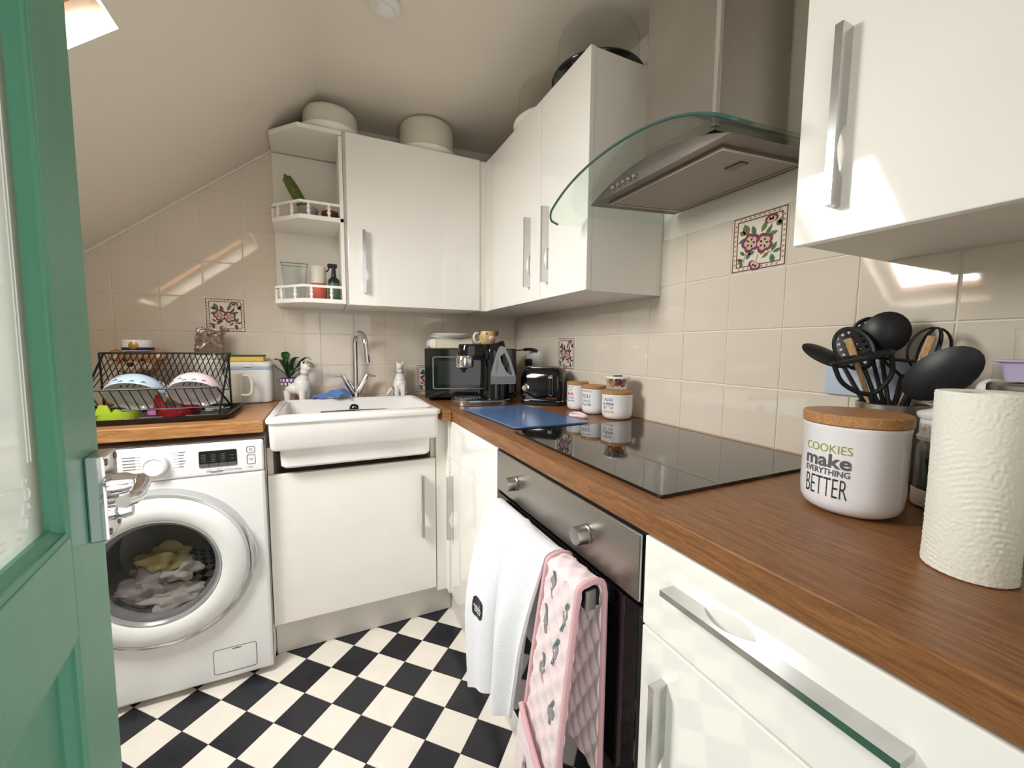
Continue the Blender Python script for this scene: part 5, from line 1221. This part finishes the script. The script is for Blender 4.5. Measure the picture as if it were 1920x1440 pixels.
utensil('flat_masher', 'black utensil with a flat slatted plate behind the potato masher', pot(0, .01), (-.070, -1.820, 1.115), (-.75, -.55, .2), flat_masher, .005)
def whisk(t, M):
    for k in range(4):
        a = PI*k/4; d = Vector((math.cos(a), math.sin(a), 0))
        P = [M @ (d*(.029*math.sin(PI*s_)*(1 if True else 1))*(1)+Vector((0, 0, .078*(1-math.cos(PI*s_))/2))) for s_ in [j/12 for j in range(13)]]
        P2 = [M @ (-d*(.029*math.sin(PI*s_))+Vector((0, 0, .078*(1-math.cos(PI*s_))/2))) for s_ in [j/12 for j in range(13)]]
        bm = bmesh.new(); bm_tube(bm, P, .0019, 6); bm_tube(bm, P2, .0019, 6); from_bm('wire', bm, 'nylon', t, True)
utensil('balloon_whisk', 'black balloon whisk standing in the steel pot', pot(.02, .02), (-.052, -1.838, 1.128), (1, 0, 0), whisk, .006)
def flat_tip(t, M):
    bm = bmesh.new(); bbox(bm, -.006, .006, -.002, .002, 0, .04, .0015)
    for v in bm.verts: v.co = M @ v.co
    from_bm('tip', bm, 'beech', t)
utensil('wooden_stick', 'slim wooden stick in front of the perforated black spoon', pot(.01, -.01), (-.108, -1.762, 1.148), tocam((-.1, -1.76, 1.15)), flat_tip, .0052, 'beech')
utensil('wooden_spatula', 'flat wooden spatula standing against the balloon whisk', pot(-.01, .015), (-.085, -1.852, 1.150), tocam((-.1, -1.85, 1.15)), flat_tip, .0062, 'beech')
# ---------------------------------------------------------------- right-hand end of the worktop
jc = (-.150, -1.912)
sj = thing('spice_jar', (jc[0], jc[1], CT), 'glass spice jar with a white ceramic neck beside the biscuit canister', 'jar')
lathe('glass_body', [(0, .001), (.030, .001), (.033, .006), (.033, .100), (.028, .108), (.026, .108), (.0305, .098), (.0305, .008), (0, .006)], (*jc, CT), 'glass_jar', sj, 36)
lathe('contents', [(0, .009), (.0300, .009), (.0300, .085), (0, .088)], (*jc, CT), 'bottle_dark', sj, 32); lathe('base_band', [(.0335, .004), (.0342, .006), (.0342, .030), (.0335, .031)], (*jc, CT), 'mug_cream', sj, 36)
lathe('neck', [(.026, .1085), (.033, .110), (.034, .116), (.031, .120), (.031, .143), (.035, .147), (.036, .153), (.033, .156), (.020, .160), (.012, .166), (0, .168)], (*jc, CT), 'ceramic', sj, 36)
lettering('SPICES', lambda u, v: (jc[0]+.0316*math.cos(dirc(jc)-.25+u/.0316), jc[1]+.0316*math.sin(dirc(jc)-.25+u/.0316), CT+.1315+v), .062, .010, 'decor_box', sj)
lathe('cat_print', [(0, 0), (.010, 0), (.010, .0005), (0, .0006)], None, 'print_black', sj, 20, Matrix.Translation((jc[0]+.0338*math.cos(dirc(jc)-.3), jc[1]+.0338*math.sin(dirc(jc)-.3), CT+.078)) @ Matrix.Rotation(dirc(jc)-.3, 4, 'Z') @ Matrix.Rotation(PI/2, 4, 'Y'))
kc = (-.374, -2.012); kr, kh = .0395, .207
kt = thing('kitchen_roll', (kc[0], kc[1], CT), 'white embossed kitchen paper roll standing on the oak worktop', 'kitchen roll')
bm = bmesh.new(); nA, nZ = 220, 150; R_ = []
for i in range(nZ+1):
    zz = CT+.0006+kh*i/nZ; row = []
    for j in range(nA):
        a = 2*PI*j/nA; s_ = a*kr; hz_ = zz-CT
        warp = .012*math.sin(s_*26+1.3)+.006*math.sin(s_*60+hz_*20)
        ph = (hz_+warp)*2*PI/.0062; q = .00034*math.sin(ph)*max(0, .3+.7*math.sin(s_*70+hz_*48))+.00075*noise.noise(Vector((s_*330, hz_*330, 3)))
        e = .0012*math.sin(2*a+hz_*14)
        r_ = kr+q+e-(.0015 if i in (0, nZ) else 0); row.append(bm.verts.new((kc[0]+r_*math.cos(a), kc[1]+r_*math.sin(a), zz)))
    R_.append(row)
for A, B in zip(R_, R_[1:]):
    for j in range(nA): bm.faces.new((A[j], A[(j+1) % nA], B[(j+1) % nA], B[j]))
I0 = [bm.verts.new((kc[0]+.0185*math.cos(2*PI*j/nA), kc[1]+.0185*math.sin(2*PI*j/nA), CT+kh-.001)) for j in range(nA)]; I1 = [bm.verts.new((kc[0]+.0185*math.cos(2*PI*j/nA), kc[1]+.0185*math.sin(2*PI*j/nA), CT+.001)) for j in range(nA)]
for j in range(nA):
    k = (j+1) % nA; bm.faces.new((R_[-1][j], R_[-1][k], I0[k], I0[j])); bm.faces.new((I0[j], I0[k], I1[k], I1[j])); bm.faces.new((I1[j], I1[k], R_[0][k], R_[0][j]))
from_bm('paper', bm, 'paper', kt, True)
lathe('cardboard_core', [(.0183, .003), (.0183, kh-.004), (.0172, kh-.004), (.0172, .003), (.0183, .003)], (*kc, CT), 'packet_brown', kt, 32)
# shiny tin with lilac clip, white knob, straw cup
tc = (-.150, -2.015)
tn = thing('steel_tin', (tc[0], tc[1], CT), 'polished steel tin behind the kitchen roll', 'tin')
lathe('body', [(0, .001), (.060, .001), (.062, .004), (.062, .188), (0, .19)], (*tc, CT), 'chrome', tn, 48); lathe('lid', [(0, .1905), (.0625, .1905), (.064, .193), (.064, .206), (.061, .209), (0, .21)], (*tc, CT), 'steel', tn, 48)
cb = thing('acrylic_box', (tc[0], tc[1], CT+.2102), 'clear box with a lilac tray on the steel tin', 'box')
ring_loft('case', [[(x, y, z_) for x, y in rrect(tc[0]-.05, tc[0]+.05, tc[1]-.05, tc[1]+.05, .008)] for z_ in (CT+.2104, CT+.235)], 'glass_jar', cb, False)
ring_loft('lilac_tray', [[(x, y, z_) for x, y in rrect(tc[0]-e, tc[0]+e, tc[1]-e, tc[1]+e, .008)] for e, z_ in ((.040, CT+.2115), (.044, CT+.236), (.050, CT+.239), (.050, CT+.241), (.042, CT+.2405), (.038, CT+.216))], 'lilac', cb, False)
st = tag(tube('clear_tube', [(tc[0]+.005, tc[1]+.035, CT+.2175), (tc[0]+.007, tc[1]+.038, CT+.285)], .008, 'glass_dome', None, 16), 'clear tube standing in the lilac tray', 'tube')
tag(lathe('lilac_scoop', [(0, 0), (.010, .002), (.014, .02), (.016, .075), (.012, .08), (0, .08)], (-.232, -1.948, CT+.0005), 'lilac', None, 24), 'lilac plastic scoop between the spice jar and the kitchen roll', 'scoop')
kb = thing('lidded_jar', (-.09, -1.945, CT), 'round white topped jar between the whisk and the steel tin', 'jar')
lathe('jar', [(0, .001), (.022, .001), (.024, .004), (.022, .165), (.015, .172), (0, .173)], (-.09, -1.940, CT), 'dome_white', kb, 28); blob('round_lid', (-.09, -1.940, CT+.192), (.019, .019, .018), 'ceramic', kb)
tag(lathe('mint_bottle', [(0, .0005), (.030, .0005), (.036, .006), (.040, .05), (.040, .105), (.034, .135), (.02, .15), (.018, .17), (0, .171)], (-.335, -2.115, CT), 'mint', None, 36), 'mint green bottle standing beyond the kitchen roll', 'bottle')

# ---------------------------------------------------------------- cloths on the oven handle
tw = thing('tea_towel', (-.64, -1.36, .74), 'white towel with black print hanging over the oven handle', 'towel')
BXc, BZc = -.630, .7215   # bar centre
def drape(yt0, yt1, yb0, yb1, zb0, zb1, zback, fold, xo, ph, flare=0):
    def fn(u, v):  # v across, u from back hem over the bar to the front hem
        ub = .25
        if u < ub:
            s = u/ub; zz = zback+(BZc+.020-zback)*s; return (-.606-.002*math.sin(v*9), yt0+(yt1-yt0)*v, zz)
        if u < ub+.12:
            a = PI*(u-ub)/.12; return (BXc+.024*math.cos(a), yt0+(yt1-yt0)*v, BZc+.020+.010*math.sin(a))
        s = (u-ub-.12)/(1-ub-.12); y = (yt0+(yt1-yt0)*v)*(1-s)+(yb0+(yb1-yb0)*v)*s; zb = zb0+(zb1-zb0)*v
        zz = (BZc+.018)*(1-s)+zb*s
        x = BXc-.024-xo*math.sin(min(1, s*1.6)*PI/2)+fold*math.sin(v*ph+.6*s)*min(1, s*2.5)*.9-flare*max(0, .48-v)/.48*math.sin(min(1, s*1.5)*PI/2)
        return (x, y, zz)
    return fn
sheet('cloth', drape(-1.205, -1.505, -1.245, -1.430, .270, .345, .45, .010, .022, 13, .052), 60, 60, 'cloth_white', tw, .006)
def fold2(u, v):   # second thickness gathered on top
    p = drape(-1.365, -1.53, -1.335, -1.452, .275, .345, .5, .012, .036, 9)(u, v); return (p[0]-.010*math.sin(PI*v)-.004, p[1], p[2]+.007)
sheet('gathered_fold', fold2, 60, 30, 'cloth_white', tw, .007)
fnp = drape(-1.205, -1.505, -1.245, -1.430, .270, .345, .45, .010, .022, 13, .052)
def on_towel(u0, v0): return lambda a, b: tuple(Vector(fnp(u0-b*1.15, v0-a*4.2))+Vector((-.0042, 0, 0)))
bm = bmesh.new(); f_ = on_towel(.70, .20); rows = [[bm.verts.new(f_(w_*(i/10-.5), hh)) for i in range(11)] for w_, hh in ((.036, -.030), (.052, -.024), (.056, -.010), (.056, .010), (.052, .024), (.036, .030))]
for A, B in zip(rows, rows[1:]):
    for i in range(10): bm.faces.new((A[i], A[i+1], B[i+1], B[i]))
from_bm('badge_print', bm, 'print_black', tw)
lettering('deer', lambda a, b: tuple(Vector(on_towel(.70, .20)(a, b))+Vector((-.0012, 0, 0))), .044, .030, 'print_white', tw, .01)
gl = thing('oven_gloves', (-.64, -1.58, .74), 'pink quilted double oven gloves with bird print on the oven handle', 'oven gloves')
GY0, GY1 = -1.535, -1.642
def quilt(fn, amp, nu_, nv_):
    def g2(u, v):
        p = Vector(fn(u, v)); e = 1e-3; du = Vector(fn(min(1, u+e), v))-Vector(fn(max(0, u-e), v)); dv = Vector(fn(u, min(1, v+e)))-Vector(fn(u, max(0, v-e))); n = du.cross(dv); n = n.normalized() if n.length > 1e-12 else Vector((0, 0, 1))
        a_, b_ = (u*nu_+v*nv_) % 1, (u*nu_-v*nv_) % 1; h_ = (abs(math.sin(PI*a_))*abs(math.sin(PI*b_)))**.5
        return p-n*amp*h_
    return g2
def gpath(zf, zb, xo, xb):
    def fn(u, v):
        y = GY0+(GY1-GY0)*v; ub = .30
        if u < ub: s = u/ub; return (xb, y-.004, zb+(BZc+.022-zb)*s)
        if u < ub+.10: a = PI*(u-ub)/.10; xm = (BXc-.026+xb)/2; rx = (xb-(BXc-.026))/2; return (xm+rx*math.cos(a), y, BZc+.022+.012*math.sin(a))
        s = (u-ub-.10)/(.60); return (BXc-.026-xo*math.sin(PI*min(1, s*1.1)*.5), y+.055*s*(1-v*.75)+.01*s, (BZc+.022)+(zf-BZc-.022)*s)
    return fn
gp = gpath(.16, .38, .030, -.603)
sheet('quilted_band', quilt(gp, .0055, 18, 3), 150, 30, 'cloth_pink', gl, .008)
bm = bmesh.new()
for v in (0, 1): bm_tube(bm, [Vector(gp(k/90, v)) for k in range(91)], .0062, 8)
bm_tube(bm, [Vector(gp(0, k/12)) for k in range(13)], .006, 8); bm_tube(bm, [Vector(gp(1, k/12)) for k in range(13)], .006, 8); from_bm('binding', bm, 'cloth_pink_dark', gl, True)
def pocket(u, v): # upper layer of the front pocket, mouth slanting
    p = Vector(gp(.72+.28*u, v)); return p+Vector((-.014-.004*math.sin(PI*v), 0, -.10*v*(1-u)))
sheet('pocket', quilt(pocket, .002, 9, 3), 40, 20, 'cloth_pink', gl, .005)
bm = bmesh.new(); bm_tube(bm, [Vector(pocket(0, k/16)) for k in range(17)], .0058, 8); from_bm('pocket_binding', bm, 'cloth_pink_dark', gl, True)
mat('bird_grey', (150, 148, 146), .9); mat('bird_teal', (96, 128, 128), .9)
for k, (u0, v0) in enumerate(((.42, .30), (.46, .75), (.50, .25), (.54, .62), (.60, .35), (.66, .70), (.80, .35), (.85, .65), (.90, .3), (.96, .6))):
    bm = bmesh.new(); q_ = quilt(gp, .0055, 18, 3)
    def pt(du, dv, u0=u0, v0=v0, q_=q_):
        u_ = min(.999, u0+du); v_ = min(.98, max(.02, v0+dv)); return Vector(q_(u_, v_))+Vector((-.0060-(.019 if u0 > .74 else 0), 0, -.10*v0*(1-(u0-.72)/.28) if u0 > .74 else 0))
    sg = 1 if k % 2 else -1
    for P_, mi in (([(0, -.06*sg), (.012, -.05*sg), (.020, 0), (.016, .06*sg), (.0, .075*sg), (-.010, .03*sg)], 0), ([(-.010, .03*sg), (-.022, .07*sg), (-.026, .04*sg), (-.02, .0), (0, -.06*sg)], 1), ([(.016, -.02*sg), (.034, -.05*sg), (.036, -.02*sg), (.020, .02*sg)], k % 2)):
        f = bm.faces.new([bm.verts.new(pt(*q)) for q in P_]); f.material_index = mi
    from_bm('bird_print', bm, ['bird_grey', 'bird_teal'], gl)
for o in list(bpy.data.objects):
    if '_w' in o: del o['_w']
